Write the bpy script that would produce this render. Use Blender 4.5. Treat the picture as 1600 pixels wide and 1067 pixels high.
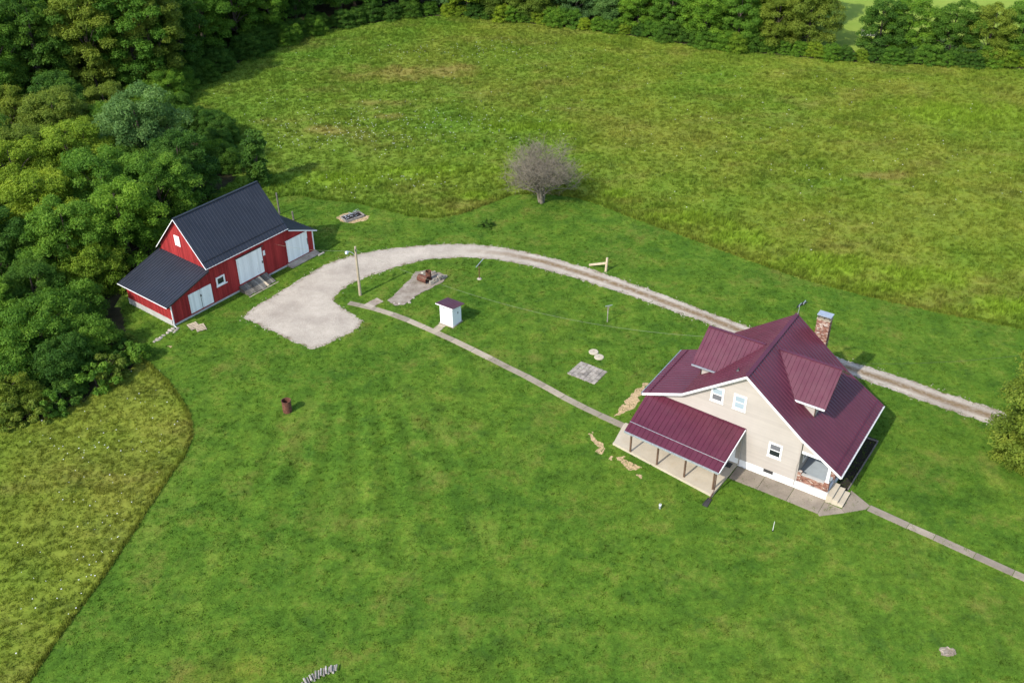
import bpy, math, random
import numpy as np
from mathutils import Vector, Matrix

for o in list(bpy.data.objects):
    bpy.data.objects.remove(o, do_unlink=True)
S = bpy.context.scene
COL = S.collection
R = math.radians

# ------------------------------------------------------------------ camera
FOC, PITCH, ROLL, CAMH = 1596.42, R(33.8946), R(-0.36192), 51.75     # focal length for a 1600 px wide frame
cam_d = bpy.data.cameras.new('camera')
cam_d.sensor_width = 36.0
cam_d.lens = 36.0 * FOC / 1600.0
cam_d.clip_end = 6000.0
cam = bpy.data.objects.new('camera', cam_d)
COL.objects.link(cam)
fw = Vector((0, math.cos(PITCH), -math.sin(PITCH)))
up = Vector((0, math.sin(PITCH), math.cos(PITCH)))
rt = Vector((1, 0, 0))
c_, s_ = math.cos(ROLL), math.sin(ROLL)
rt2 = rt * c_ + up * s_
up2 = up * c_ - rt * s_
cam.matrix_world = Matrix(((rt2.x, up2.x, -fw.x, 0), (rt2.y, up2.y, -fw.y, 0), (rt2.z, up2.z, -fw.z, CAMH), (0, 0, 0, 1)))
S.camera = cam

# ------------------------------------------------------------------ sky, sun, exposure
SUN_AZ = math.atan2(-0.72, -0.69)      # direction towards the sun in the ground plane
SUN_EL = R(41)
W = bpy.data.worlds.new('World')
S.world = W
W.use_nodes = True
wn = W.node_tree
bg = wn.nodes['Background']
sky = wn.nodes.new('ShaderNodeTexSky')
sky.sky_type = 'NISHITA'
sky.sun_disc = False
sky.sun_elevation = SUN_EL
sky.sun_rotation = math.atan2(-0.69, -0.72)
sky.air_density = 1.0
sky.dust_density = 1.2
wn.links.new(sky.outputs[0], bg.inputs[0])
bg.inputs[1].default_value = 0.15
sun_d = bpy.data.lights.new('sun', 'SUN')
sun_d.energy = 2.55
sun_d.angle = R(0.9)
sun_d.color = (1.0, 0.955, 0.88)
sun = bpy.data.objects.new('sun', sun_d)
COL.objects.link(sun)
sv = Vector((math.cos(SUN_AZ) * math.cos(SUN_EL), math.sin(SUN_AZ) * math.cos(SUN_EL), math.sin(SUN_EL)))
sun.rotation_euler = sv.to_track_quat('Z', 'Y').to_euler()
S.view_settings.view_transform = 'Standard'
S.view_settings.look = 'None'
S.view_settings.exposure = 0.92
S.view_settings.gamma = 1.0

# ------------------------------------------------------------------ helpers
def ground_at(px, py, z=0.0):
    """point of the level z seen at a photograph pixel (surveying from the picture)"""
    a, b = px - 800.0, py - 533.5
    a, b = a * c_ + b * s_, -a * s_ + b * c_
    d = (a / FOC, math.cos(PITCH) - b / FOC * math.sin(PITCH), -math.sin(PITCH) - b / FOC * math.cos(PITCH))
    k = (z - CAMH) / d[2]
    return (d[0] * k, d[1] * k)

def photo_x(p):
    z = p[2] - CAMH
    d = p[1] * math.cos(PITCH) - z * math.sin(PITCH)
    return 800 + FOC * p[0] / d

def GP(lst, z=0.0):
    return [ground_at(x, y, z) for x, y in lst]

def tag(o, label=None, cat=None, group=None, kind=None):
    if label: o['label'] = label
    if cat: o['category'] = cat
    if group: o['group'] = group
    if kind: o['kind'] = kind
    return o

def empty(name, loc, rz=0.0, label=None, cat=None, group=None):
    o = bpy.data.objects.new(name, None)
    COL.objects.link(o)
    o.empty_display_size = 0.3
    o.location = (loc[0], loc[1], loc[2] if len(loc) > 2 else 0.0)
    o.rotation_euler = (0, 0, rz)
    return tag(o, label, cat, group)

class MB:
    def __init__(s):
        s.v = []; s.f = []; s.a = []
    def add(s, vs, fs, val=0.5):
        b = len(s.v)
        s.v.extend([tuple(p) for p in vs])
        for f in fs:
            s.f.append(tuple(b + i for i in f)); s.a.append(val)
        return s
    def quad(s, a, b, c, d, val=0.5):
        return s.add([a, b, c, d], [(0, 1, 2, 3)], val)
    def box(s, x0, x1, y0, y1, z0, z1, val=0.5):
        x0, x1 = min(x0, x1), max(x0, x1); y0, y1 = min(y0, y1), max(y0, y1); z0, z1 = min(z0, z1), max(z0, z1)
        vs = [(x0, y0, z0), (x1, y0, z0), (x1, y1, z0), (x0, y1, z0), (x0, y0, z1), (x1, y0, z1), (x1, y1, z1), (x0, y1, z1)]
        return s.add(vs, [(0, 3, 2, 1), (4, 5, 6, 7), (0, 1, 5, 4), (1, 2, 6, 5), (2, 3, 7, 6), (3, 0, 4, 7)], val)
    def hexa(s, bottom, top, val=0.5):
        n = len(bottom)
        fs = [tuple(reversed(range(n))), tuple(range(n, 2 * n))] + [(i, (i + 1) % n, n + (i + 1) % n, n + i) for i in range(n)]
        return s.add(list(bottom) + list(top), fs, val)
    def prism(s, poly, z0, z1, val=0.5):
        return s.hexa([(x, y, z0) for x, y in poly], [(x, y, z1) for x, y in poly], val)
    def bar(s, p, q, w, h, val=0.5, upv=(0, 0, 1)):
        p, q = Vector(p), Vector(q)
        d = (q - p).normalized()
        u = Vector(upv)
        if abs(d.dot(u)) > 0.98: u = Vector((1, 0, 0))
        sd = d.cross(u).normalized(); u = sd.cross(d).normalized()
        a = [p + sd * (w * i / 2) + u * (h * j / 2) for i, j in ((-1, -1), (1, -1), (1, 1), (-1, 1))]
        b = [v + (q - p) for v in a]
        return s.hexa(a, b, val)
    def tube(s, pts, rad, n=8, val=0.5, cap=True):
        pts = [Vector(p) for p in pts]
        if not hasattr(rad, '__len__'): rad = [rad] * len(pts)
        base = len(s.v)
        ref = Vector((0.31, 0.17, 0.93)).normalized()
        for i, p in enumerate(pts):
            d = (pts[min(i + 1, len(pts) - 1)] - pts[max(i - 1, 0)])
            d = d.normalized() if d.length > 1e-9 else Vector((0, 0, 1))
            r_ = ref if abs(d.dot(ref)) < 0.95 else Vector((1, 0, 0))
            a = d.cross(r_).normalized(); b = d.cross(a)
            for k in range(n):
                t = 2 * math.pi * k / n
                s.v.append(tuple(p + a * (math.cos(t) * rad[i]) + b * (math.sin(t) * rad[i])))
        for i in range(len(pts) - 1):
            for k in range(n):
                k2 = (k + 1) % n
                s.f.append((base + i * n + k, base + i * n + k2, base + (i + 1) * n + k2, base + (i + 1) * n + k)); s.a.append(val)
        if cap:
            s.f.append(tuple(base + k for k in reversed(range(n)))); s.a.append(val)
            e = base + (len(pts) - 1) * n
            s.f.append(tuple(e + k for k in range(n))); s.a.append(val)
        return s
    def lathe(s, prof, n=24, c=(0, 0, 0), val=0.5):
        base = len(s.v)
        for r, z in prof:
            for k in range(n):
                t = 2 * math.pi * k / n
                s.v.append((c[0] + r * math.cos(t), c[1] + r * math.sin(t), c[2] + z))
        for i in range(len(prof) - 1):
            for k in range(n):
                k2 = (k + 1) % n
                s.f.append((base + i * n + k, base + i * n + k2, base + (i + 1) * n + k2, base + (i + 1) * n + k)); s.a.append(val)
        return s
    def build(s, name, m, parent=None, smooth=False, loc=None):
        me = bpy.data.meshes.new(name)
        me.from_pydata(s.v, [], s.f)
        at = me.attributes.new('lv', 'FLOAT', 'FACE')
        at.data.foreach_set('value', np.array(s.a, dtype=np.float32))
        if smooth:
            me.polygons.foreach_set('use_smooth', np.ones(len(me.polygons), dtype=bool))
        me.materials.append(m)
        me.update()
        o = bpy.data.objects.new(name, me)
        COL.objects.link(o)
        if parent is not None: o.parent = parent
        if loc is not None: o.location = loc
        return o

def np_mesh(name, V, F, attrs=None, mat=None):
    """fast mesh from arrays; F (m,3) or (m,4); attrs: name -> per-face values"""
    V = np.asarray(V, dtype=np.float32); F = np.asarray(F, dtype=np.int32)
    me = bpy.data.meshes.new(name)
    m, k = F.shape
    me.vertices.add(len(V)); me.vertices.foreach_set('co', V.ravel())
    me.loops.add(m * k); me.loops.foreach_set('vertex_index', F.ravel())
    me.polygons.add(m)
    me.polygons.foreach_set('loop_start', np.arange(0, m * k, k, dtype=np.int32))
    me.polygons.foreach_set('loop_total', np.full(m, k, dtype=np.int32))
    me.update(calc_edges=True)
    for n, (dom, val) in (attrs or {}).items():
        at = me.attributes.new(n, 'FLOAT', dom)
        at.data.foreach_set('value', np.asarray(val, dtype=np.float32))
    if mat: me.materials.append(mat)
    return me

def link(name, me, parent=None, loc=None):
    o = bpy.data.objects.new(name, me)
    COL.objects.link(o)
    if parent is not None: o.parent = parent
    if loc is not None: o.location = loc
    return o

def in_poly(x, y, poly):
    x = np.asarray(x); y = np.asarray(y)
    ins = np.zeros(x.shape, bool)
    n = len(poly)
    for i in range(n):
        x1, y1 = poly[i]; x2, y2 = poly[(i + 1) % n]
        c = ((y1 > y) != (y2 > y)) & (x < (x2 - x1) * (y - y1) / ((y2 - y1) if y2 != y1 else 1e-9) + x1)
        ins ^= c
    return ins

def dist_line(x, y, pts, closed=False):
    d = np.full(np.shape(x), 1e9)
    n = len(pts)
    for i in range(n if closed else n - 1):
        x1, y1 = pts[i]; x2, y2 = pts[(i + 1) % n]
        dx, dy = x2 - x1, y2 - y1
        L = dx * dx + dy * dy + 1e-12
        t = np.clip(((x - x1) * dx + (y - y1) * dy) / L, 0, 1)
        d = np.minimum(d, np.hypot(x - x1 - t * dx, y - y1 - t * dy))
    return d

_tab = np.random.default_rng(11).random((256, 256))
def vnoise(x, y, s=1.0):
    x = np.asarray(x) * s + 1000.0; y = np.asarray(y) * s + 1000.0
    xi = np.floor(x).astype(int); yi = np.floor(y).astype(int)
    fx = x - xi; fy = y - yi
    fx = fx * fx * (3 - 2 * fx); fy = fy * fy * (3 - 2 * fy)
    g = lambda a, b: _tab[a % 256, b % 256]
    return (g(xi, yi) * (1 - fx) + g(xi + 1, yi) * fx) * (1 - fy) + (g(xi, yi + 1) * (1 - fx) + g(xi + 1, yi + 1) * fx) * fy
def fbm(x, y, s, o=3):
    t = 0; a = 0.5; n = 0
    for k in range(o):
        t = t + a * vnoise(x + 17 * k, y - 9 * k, s); n += a; s *= 2.1; a *= 0.5
    return t / n

def sheet(name, poly, z, step, mat, rough=0.0, rs=1.0, attr=None, parent=None):
    """flat sheet cut out of a fine grid with a ragged edge; per-vertex 'edge' = metres from the border"""
    P = np.array(poly)
    x0, y0 = P.min(0) - 1; x1, y1 = P.max(0) + 1
    nx = int((x1 - x0) / step) + 1; ny = int((y1 - y0) / step) + 1
    gx, gy = np.meshgrid(x0 + np.arange(nx + 1) * step, y0 + np.arange(ny + 1) * step, indexing='ij')
    ins = in_poly(gx, gy, poly)
    d = dist_line(gx, gy, poly, True)
    sd = np.where(ins, d, -d)
    if rough: sd = sd + (fbm(gx, gy, rs, 4) - 0.5) * 2 * rough
    cm = 0.25 * (sd[:-1, :-1] + sd[1:, :-1] + sd[:-1, 1:] + sd[1:, 1:])
    keep = cm > 0
    idx = np.arange((nx + 1) * (ny + 1)).reshape(nx + 1, ny + 1)
    F = np.stack([idx[:-1, :-1], idx[1:, :-1], idx[1:, 1:], idx[:-1, 1:]], -1)[keep]
    used = np.unique(F)
    re = np.zeros(idx.size, int); re[used] = np.arange(len(used))
    X = gx.ravel()[used]; Y = gy.ravel()[used]
    A = {'edge': ('POINT', sd.ravel()[used])}
    if attr:
        for k, fn in attr.items(): A[k] = ('POINT', fn(X, Y))
    me = np_mesh(name, np.stack([X, Y, np.full(len(X), z)], -1), re[F], A, mat)
    return link(name, me, parent)

# ---- node material helper
class NM:
    def __init__(s, name, rough=0.8, spec=0.3):
        s.m = bpy.data.materials.new(name); s.m.use_nodes = True
        s.t = s.m.node_tree; s.b = s.t.nodes['Principled BSDF']
        s.b.inputs['Roughness'].default_value = rough
        s.b.inputs['Specular IOR Level'].default_value = spec
        s._c = None
    def n(s, typ, **k):
        x = s.t.nodes.new(typ)
        for a, v in k.items(): setattr(x, a, v)
        return x
    def l(s, a, b): s.t.links.new(a, b)
    def pos(s, obj=False):
        if obj: return s.n('ShaderNodeTexCoord').outputs['Object']
        return s.n('ShaderNodeNewGeometry').outputs['Position']
    def noise(s, scale, detail=4, rough=0.55, co=None, stretch=None):
        x = s.n('ShaderNodeTexNoise')
        x.inputs['Scale'].default_value = scale; x.inputs['Detail'].default_value = detail; x.inputs['Roughness'].default_value = rough
        co = co or s.pos()
        if stretch:
            mp = s.n('ShaderNodeMapping'); mp.inputs['Scale'].default_value = stretch
            s.l(co, mp.inputs[0]); co = mp.outputs[0]
        s.l(co, x.inputs['Vector'])
        return x.outputs['Fac']
    def attr(s, name):
        return s.n('ShaderNodeAttribute', attribute_name=name).outputs['Fac']
    def rnd(s): return s.n('ShaderNodeObjectInfo').outputs['Random']
    def ramp(s, fac, stops):
        x = s.n('ShaderNodeValToRGB'); e = x.color_ramp.elements
        while len(e) < len(stops): e.new(0.5)
        for i, (p, c) in enumerate(stops):
            e[i].position = p; e[i].color = (c[0], c[1], c[2], 1) if hasattr(c, '__len__') else (c, c, c, 1)
        s.l(fac, x.inputs[0])
        return x.outputs[0]
    def mix(s, fac, a, b, mode='MIX'):
        x = s.n('ShaderNodeMix', data_type='RGBA', blend_type=mode)
        for sock, v in ((x.inputs[0], fac), (x.inputs[6], a), (x.inputs[7], b)):
            if isinstance(v, bpy.types.NodeSocket): s.l(v, sock)
            elif hasattr(v, '__len__'): sock.default_value = (v[0], v[1], v[2], 1)
            else: sock.default_value = v
        return x.outputs[2]
    def math(s, op, a, b=0.0):
        x = s.n('ShaderNodeMath', operation=op)
        for sock, v in ((x.inputs[0], a), (x.inputs[1], b)):
            if isinstance(v, bpy.types.NodeSocket): s.l(v, sock)
            else: sock.default_value = v
        return x.outputs[0]
    def col(s, c):
        if isinstance(c, bpy.types.NodeSocket): s.l(c, s.b.inputs['Base Color'])
        else: s.b.inputs['Base Color'].default_value = (c[0], c[1], c[2], 1)
        return s
    def bump(s, h, strength=0.4, dist=0.05):
        x = s.n('ShaderNodeBump'); x.inputs['Strength'].default_value = strength; x.inputs['Distance'].default_value = dist
        s.l(h, x.inputs['Height']); s.l(x.outputs[0], s.b.inputs['Normal'])
        return s

def simple(name, c, rough=0.7, spec=0.3, var=0.12, scale=3.0, bump=0.0, metal=0.0, stretch=None, lvmix=0.0):
    k = NM(name, rough, spec)
    f = k.noise(scale, 5, 0.6, stretch=stretch)
    d = k.ramp(f, [(0.3, tuple(x * (1 - var) for x in c)), (0.7, tuple(min(1, x * (1 + var)) for x in c))])
    if lvmix:
        g = k.ramp(k.attr('lv'), [(0, 1 - lvmix), (1, 1 + lvmix)])
        d = k.mix(1.0, d, g, 'MULTIPLY')
    k.col(d)
    if bump: k.bump(f, bump, 0.02)
    k.b.inputs['Metallic'].default_value = metal
    return k.m

# ------------------------------------------------------------------ materials
def grass_colour(k, kind):
    if kind == 'lawn':
        a = k.noise(0.10, 4, 0.6); b = k.noise(0.42, 6, 0.72); c = k.noise(2.4, 5, 0.78); d = k.noise(9.0, 3, 0.8)
        col = k.ramp(a, [(0.34, (0.046, 0.128, 0.013)), (0.50, (0.078, 0.172, 0.016)), (0.66, (0.108, 0.196, 0.020))])
        col2 = k.ramp(b, [(0.32, (0.030, 0.082, 0.010)), (0.46, (0.060, 0.146, 0.014)), (0.56, (0.092, 0.188, 0.018)), (0.70, (0.170, 0.250, 0.032))])
        col = k.mix(0.68, col, col2)
        br = k.ramp(k.noise(0.21, 6, 0.75), [(0.53, 0.0), (0.68, 0.48)])
        col = k.mix(br, col, (0.118, 0.128, 0.032))
        yl = k.ramp(k.noise(0.16, 6, 0.75, stretch=(1.6, 0.8, 1)), [(0.54, 0.0), (0.70, 0.5)])
        col = k.mix(yl, col, (0.165, 0.245, 0.036))
        tn = k.ramp(k.noise(1.3, 6, 0.78), [(0.60, 0.0), (0.74, 0.3)])
        col = k.mix(tn, col, (0.19, 0.185, 0.060))
        dk = k.ramp(k.noise(0.55, 6, 0.78), [(0.34, 0.55), (0.46, 0.0)])
        col = k.mix(dk, col, (0.032, 0.086, 0.014))
        sp = k.n('ShaderNodeSeparateXYZ'); k.l(k.pos(), sp.inputs[0])
        dry = k.math('ADD', k.math('MULTIPLY', sp.outputs['Y'], -0.02), k.math('MULTIPLY', k.noise(0.09, 5, 0.65), 1.6))
        col = k.mix(k.ramp(dry, [(0.0, 0.0), (0.30, 0.55)]), col, k.mix(1.0, col, (1.65, 1.08, 1.25), 'MULTIPLY'))
        # old mower passes fanning out from the gravel lot
        mp = k.n('ShaderNodeVectorMath', operation='SUBTRACT'); k.l(k.pos(), mp.inputs[0]); mp.inputs[1].default_value = (-17.0, 92.0, 0)
        gr = k.n('ShaderNodeTexGradient', gradient_type='RADIAL'); k.l(mp.outputs[0], gr.inputs[0])
        sw = k.math('SINE', k.math('ADD', k.math('MULTIPLY', gr.outputs['Fac'], 560.0), k.math('MULTIPLY', k.noise(0.05, 2), 7.0)))
        m2 = k.n('ShaderNodeVectorMath', operation='DISTANCE'); k.l(k.pos(), m2.inputs[0]); m2.inputs[1].default_value = (-13.0, 60.0, 0)
        reg = k.math('ADD', k.math('MULTIPLY', m2.outputs['Value'], 0.04), k.math('MULTIPLY', k.noise(0.12, 4, 0.6), 0.5))
        pt = k.ramp(reg, [(0.45, 1.0), (0.80, 0.0)])
        sw = k.math('ADD', k.math('MULTIPLY', k.math('MULTIPLY', sw, pt), 0.15), 1.0)
        cmb = k.n('ShaderNodeCombineColor'); [k.l(sw, i) for i in cmb.inputs[:3]]
        col = k.mix(1.0, col, cmb.outputs[0], 'MULTIPLY')
        fine = k.ramp(c, [(0.30, 0.70), (0.50, 1.0), (0.70, 1.34)])
        col = k.mix(1.0, col, fine, 'MULTIPLY')
        col = k.mix(1.0, col, k.ramp(d, [(0.3, 0.74), (0.7, 1.26)]), 'MULTIPLY')
        return k.mix(1.0, col, (1.09, 0.925, 1.02), 'MULTIPLY')
    a = k.noise(0.045, 5, 0.6); b = k.noise(0.22, 6, 0.68); c = k.noise(1.7, 5, 0.7)
    col = k.ramp(a, [(0.36, (0.098, 0.190, 0.019)), (0.5, (0.152, 0.208, 0.026)), (0.64, (0.196, 0.208, 0.038))])
    col2 = k.ramp(b, [(0.32, (0.055, 0.105, 0.015)), (0.50, (0.145, 0.202, 0.025)), (0.68, (0.240, 0.262, 0.042))])
    col = k.mix(0.42, col, col2)
    sp = k.n('ShaderNodeSeparateXYZ'); k.l(k.pos(), sp.inputs[0])
    gx = k.math('ADD', k.math('MULTIPLY', sp.outputs['X'], -0.009), k.math('MULTIPLY', k.noise(0.05, 4, 0.6), 0.9))
    gx = k.math('MULTIPLY', k.ramp(gx, [(0.30, 0.0), (0.75, 0.5)]), k.ramp(k.math('MULTIPLY', sp.outputs['Y'], 0.01), [(0.80, 0.0), (0.95, 1.0)]))
    col = k.mix(gx, col, (0.098, 0.205, 0.026))
    br = k.ramp(k.noise(0.10, 6, 0.7, stretch=(0.7, 1.5, 1)), [(0.52, 0.0), (0.70, 0.45)])
    col = k.mix(br, col, (0.205, 0.160, 0.055))
    dk = k.ramp(k.noise(0.35, 6, 0.75), [(0.30, 0.65), (0.44, 0.0)])
    col = k.mix(dk, col, (0.050, 0.088, 0.020))
    col = k.mix(k.attr('red'), col, (0.26, 0.150, 0.070))
    col = k.mix(k.attr('lush'), col, (0.185, 0.290, 0.026))
    fine = k.ramp(c, [(0.30, 0.78), (0.5, 1.03), (0.70, 1.35)])
    col = k.mix(1.0, col, fine, 'MULTIPLY')
    return k.mix(1.0, col, (1.02, 1.0, 0.90), 'MULTIPLY')

def leafy(k, col, trans=0.35):
    """diffuse + translucent surface for thin leaves and blades"""
    t = k.t; out = t.nodes['Material Output']
    tr = k.n('ShaderNodeBsdfTranslucent'); mx = k.n('ShaderNodeMixShader')
    k.col(col); k.l(k.mix(1.0, col, (1.15, 1.1, 0.6), 'MULTIPLY'), tr.inputs[0])
    mx.inputs[0].default_value = trans
    k.l(k.b.outputs[0], mx.inputs[1]); k.l(tr.outputs[0], mx.inputs[2]); k.l(mx.outputs[0], out.inputs[0])
    return k.m

def mk_grass_ground(name, kind):
    k = NM(name, 0.95, 0.04)
    k.col(grass_colour(k, kind))
    k.bump(k.noise(9.0, 4, 0.7), 0.5, 0.06)
    return k.m
def mk_grass_blade(name, kind):
    k = NM(name, 0.8, 0.05)
    c = grass_colour(k, kind)
    v = k.ramp(k.attr('lv'), [(0, 0.72), (0.55, 1.06), (1, 1.45)])
    return leafy(k, k.mix(1.0, c, v, 'MULTIPLY'), 0.3)

M = {}
M['lawn'] = mk_grass_ground('lawn_turf', 'lawn')
M['meadow'] = mk_grass_ground('meadow_turf', 'meadow')
M['lawn_blade'] = mk_grass_blade('lawn_blades', 'lawn')
M['meadow_blade'] = mk_grass_blade('meadow_blades', 'meadow')

k = NM('far_ground', 0.95, 0.1)
k.col(k.mix(0.5, k.ramp(k.noise(0.02, 4), [(0.35, (0.17, 0.27, 0.03)), (0.65, (0.25, 0.32, 0.05))]), k.ramp(k.noise(0.3, 5), [(0.3, (0.16, 0.25, 0.03)), (0.7, (0.26, 0.32, 0.055))])))
M['ground'] = k.m
M['forest_floor'] = simple('leaf_litter', (0.045, 0.042, 0.02), 0.95, 0.1, 0.5, 0.8, 0.4)
M['soil'] = simple('bare_soil', (0.47, 0.335, 0.185), 0.95, 0.1, 0.35, 5.0, 0.5)
M['dark_soil'] = simple('mulch', (0.03, 0.025, 0.02), 0.95, 0.1, 0.4, 6.0, 0.5)

k = NM('gravel', 0.9, 0.2)
g1 = k.ramp(k.noise(0.35, 5, 0.65), [(0.32, (0.335, 0.285, 0.228)), (0.68, (0.50, 0.435, 0.350))])
g2 = k.ramp(k.noise(14.0, 3, 0.8), [(0.25, 0.55), (0.5, 1.0), (0.75, 1.5)])
gc = k.mix(1.0, g1, g2, 'MULTIPLY')
rust = k.ramp(k.noise(1.3, 5, 0.7), [(0.45, 0.0), (0.62, 1.0)])
stripf = k.math('MULTIPLY', k.attr('strip'), k.ramp(k.noise(2.2, 5, 0.75, stretch=(1, 1, 1)), [(0.34, 0.35), (0.52, 1.0)]))
gc = k.mix(stripf, gc, k.ramp(k.noise(5.0, 4, 0.8), [(0.3, (0.13, 0.082, 0.040)), (0.7, (0.27, 0.185, 0.095))]))
eg = k.math('MULTIPLY', k.ramp(k.attr('edge'), [(0.0, 1.0), (0.45, 0.0)]), rust)
gc = k.mix(eg, gc, (0.17, 0.125, 0.07))
k.col(gc); k.bump(k.noise(16.0, 3, 0.8), 0.7, 0.04)
M['gravel'] = k.m

def concrete(name, c1, c2, stain=(0.16, 0.13, 0.09), amt=0.5):
    k = NM(name, 0.88, 0.25)
    c = k.ramp(k.noise(0.9, 5, 0.65), [(0.3, c1), (0.7, c2)])
    c = k.mix(k.ramp(k.noise(1.6, 6, 0.75), [(0.52, 0.0), (0.72, amt)]), c, stain)
    c = k.mix(1.0, c, k.ramp(k.noise(25, 3, 0.7), [(0.3, 0.86), (0.7, 1.14)]), 'MULTIPLY')
    c = k.mix(1.0, c, k.ramp(k.attr('lv'), [(0, 0.8), (1, 1.2)]), 'MULTIPLY')
    k.col(c); k.bump(k.noise(12, 4, 0.7), 0.25, 0.02)
    return k.m
M['conc_walk'] = concrete('walk_concrete', (0.27, 0.225, 0.160), (0.37, 0.315, 0.235))
M['conc_apron'] = concrete('apron_concrete', (0.23, 0.19, 0.145), (0.33, 0.275, 0.21), (0.20, 0.16, 0.12), 0.6)
M['conc_porch'] = concrete('porch_concrete', (0.42, 0.36, 0.265), (0.51, 0.445, 0.335), (0.45, 0.36, 0.24), 0.5)
M['conc_old'] = concrete('old_concrete', (0.24, 0.185, 0.135), (0.46, 0.40, 0.32), (0.17, 0.105, 0.065), 0.85)
M['conc_grey'] = concrete('grey_concrete', (0.40, 0.39, 0.37), (0.52, 0.51, 0.48), (0.25, 0.22, 0.18), 0.5)
M['porch_floor'] = simple('porch_floor_paint', (0.36, 0.40, 0.42), 0.45, 0.4, 0.10, 1.5)

def metal_roof(name, c, rough=0.36, fade=0.25):
    k = NM(name, rough, 0.5)
    a = k.noise(0.5, 4, 0.6)
    col = k.ramp(a, [(0.3, tuple(x * (1 - fade * 0.5) for x in c)), (0.7, tuple(x * (1 + fade * 0.6) for x in c))])
    dust = k.ramp(k.noise(2.6, 6, 0.75, stretch=(1, 1, 0.4)), [(0.55, 0.0), (0.85, 0.05)])
    k.col(k.mix(dust, col, (0.35, 0.30, 0.28)))
    k.l(k.ramp(k.noise(1.2, 4, 0.6), [(0.3, rough - 0.06), (0.7, rough + 0.12)]), k.b.inputs['Roughness'])
    return k.m
M['roof_red'] = metal_roof('burgundy_metal', (0.094, 0.019, 0.035))
M['roof_red_trim'] = metal_roof('burgundy_trim', (0.085, 0.014, 0.030), 0.4)
M['roof_slate'] = metal_roof('slate_metal', (0.026, 0.029, 0.039), 0.40)
M['roof_slate_trim'] = metal_roof('slate_trim', (0.010, 0.012, 0.017), 0.45)
M['siding'] = simple('cream_siding', (0.395, 0.352, 0.312), 0.6, 0.25, 0.05, 0.8, lvmix=0.04)
M['white'] = simple('white_paint', (0.80, 0.79, 0.77), 0.5, 0.35, 0.04, 2.0)
k = NM('weathered_white_paint', 0.75, 0.2)
c = k.mix(k.ramp(k.noise(3.0, 6, 0.8, stretch=(1, 1, 0.35)), [(0.60, 0.0), (0.72, 0.7)]), (0.84, 0.84, 0.83), (0.34, 0.33, 0.31))
k.col(k.mix(1.0, c, k.ramp(k.attr('lv'), [(0, 0.88), (1, 1.1)]), 'MULTIPLY'))
M['white_old'] = k.m
k = NM('barn_red_boards', 0.8, 0.15)
c = k.ramp(k.noise(0.8, 5, 0.65, stretch=(1, 1, 0.3)), [(0.3, (0.26, 0.024, 0.026)), (0.7, (0.37, 0.040, 0.038))])
c = k.mix(k.ramp(k.noise(3.5, 6, 0.8, stretch=(1, 1, 0.25)), [(0.62, 0.0), (0.75, 0.55)]), c, (0.30, 0.17, 0.14))
k.col(k.mix(1.0, c, k.ramp(k.attr('lv'), [(0, 0.78), (1, 1.2)]), 'MULTIPLY'))
M['barn_red'] = k.m
M['brick'] = None
k = NM('brick', 0.88, 0.15)
c = k.ramp(k.attr('lv'), [(0, (0.07, 0.035, 0.028)), (0.35, (0.19, 0.078, 0.052)), (0.65, (0.27, 0.125, 0.085)), (0.85, (0.38, 0.26, 0.20)), (1, (0.46, 0.39, 0.33))])
k.col(k.mix(1.0, c, k.ramp(k.noise(9, 4), [(0.3, 0.85), (0.7, 1.15)]), 'MULTIPLY'))
M['brick'] = k.m
M['mortar'] = simple('mortar', (0.50, 0.45, 0.39), 0.95, 0.1, 0.12, 6)
k = NM('window_glass', 0.06, 0.6); k.col((0.02, 0.024, 0.028)); M['glass'] = k.m
k = NM('window_screen', 0.55, 0.3); k.col(k.ramp(k.noise(30, 2), [(0.3, (0.11, 0.11, 0.12)), (0.7, (0.17, 0.17, 0.18))])); M['screen'] = k.m
k = NM('window_pale_pane', 0.35, 0.5); k.col(k.ramp(k.noise(2.0, 3, stretch=(0.2, 0.2, 9)), [(0.3, (0.26, 0.33, 0.37)), (0.7, (0.38, 0.45, 0.50))])); M['pale_pane'] = k.m  # pane coloured pale blue-grey with faint level bands
M['black'] = simple('black_paint', (0.012, 0.012, 0.014), 0.5, 0.4, 0.2)
M['dark_metal'] = simple('dark_metal', (0.05, 0.048, 0.046), 0.45, 0.5, 0.25)
M['brown_metal'] = simple('brown_metal', (0.085, 0.042, 0.030), 0.45, 0.5, 0.2)
M['galv'] = simple('galvanised_metal', (0.52, 0.55, 0.58), 0.35, 0.5, 0.12, 4, metal=0.55)
M['post_wood'] = simple('porch_post_wood', (0.115, 0.070, 0.045), 0.75, 0.2, 0.3, 5, stretch=(1, 1, 0.2))
M['grey_wood'] = simple('weathered_wood', (0.30, 0.27, 0.235), 0.9, 0.15, 0.35, 5, 0.3, lvmix=0.35)
M['pole_wood'] = simple('pole_wood', (0.36, 0.30, 0.21), 0.9, 0.15, 0.25, 4, 0.3, stretch=(3, 3, 0.3))
M['pale_wood'] = simple('pale_lumber', (0.52, 0.42, 0.29), 0.85, 0.15, 0.2, 5, lvmix=0.25)
M['plank_dark'] = simple('dark_plank', (0.17, 0.155, 0.13), 0.9, 0.15, 0.35, 4, 0.3, lvmix=0.5)
M['rust'] = simple('rusty_steel', (0.125, 0.050, 0.032), 0.8, 0.3, 0.5, 6, 0.3)
M['stone'] = simple('rubble_stone', (0.36, 0.32, 0.26), 0.9, 0.15, 0.3, 4, 0.4, lvmix=0.3)
M['paver'] = simple('patio_paver', (0.29, 0.255, 0.215), 0.92, 0.15, 0.3, 3.5, 0.35, lvmix=0.32)
M['bark'] = simple('bark', (0.095, 0.075, 0.058), 0.95, 0.1, 0.35, 5, 0.5, stretch=(1, 1, 0.3))
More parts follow.
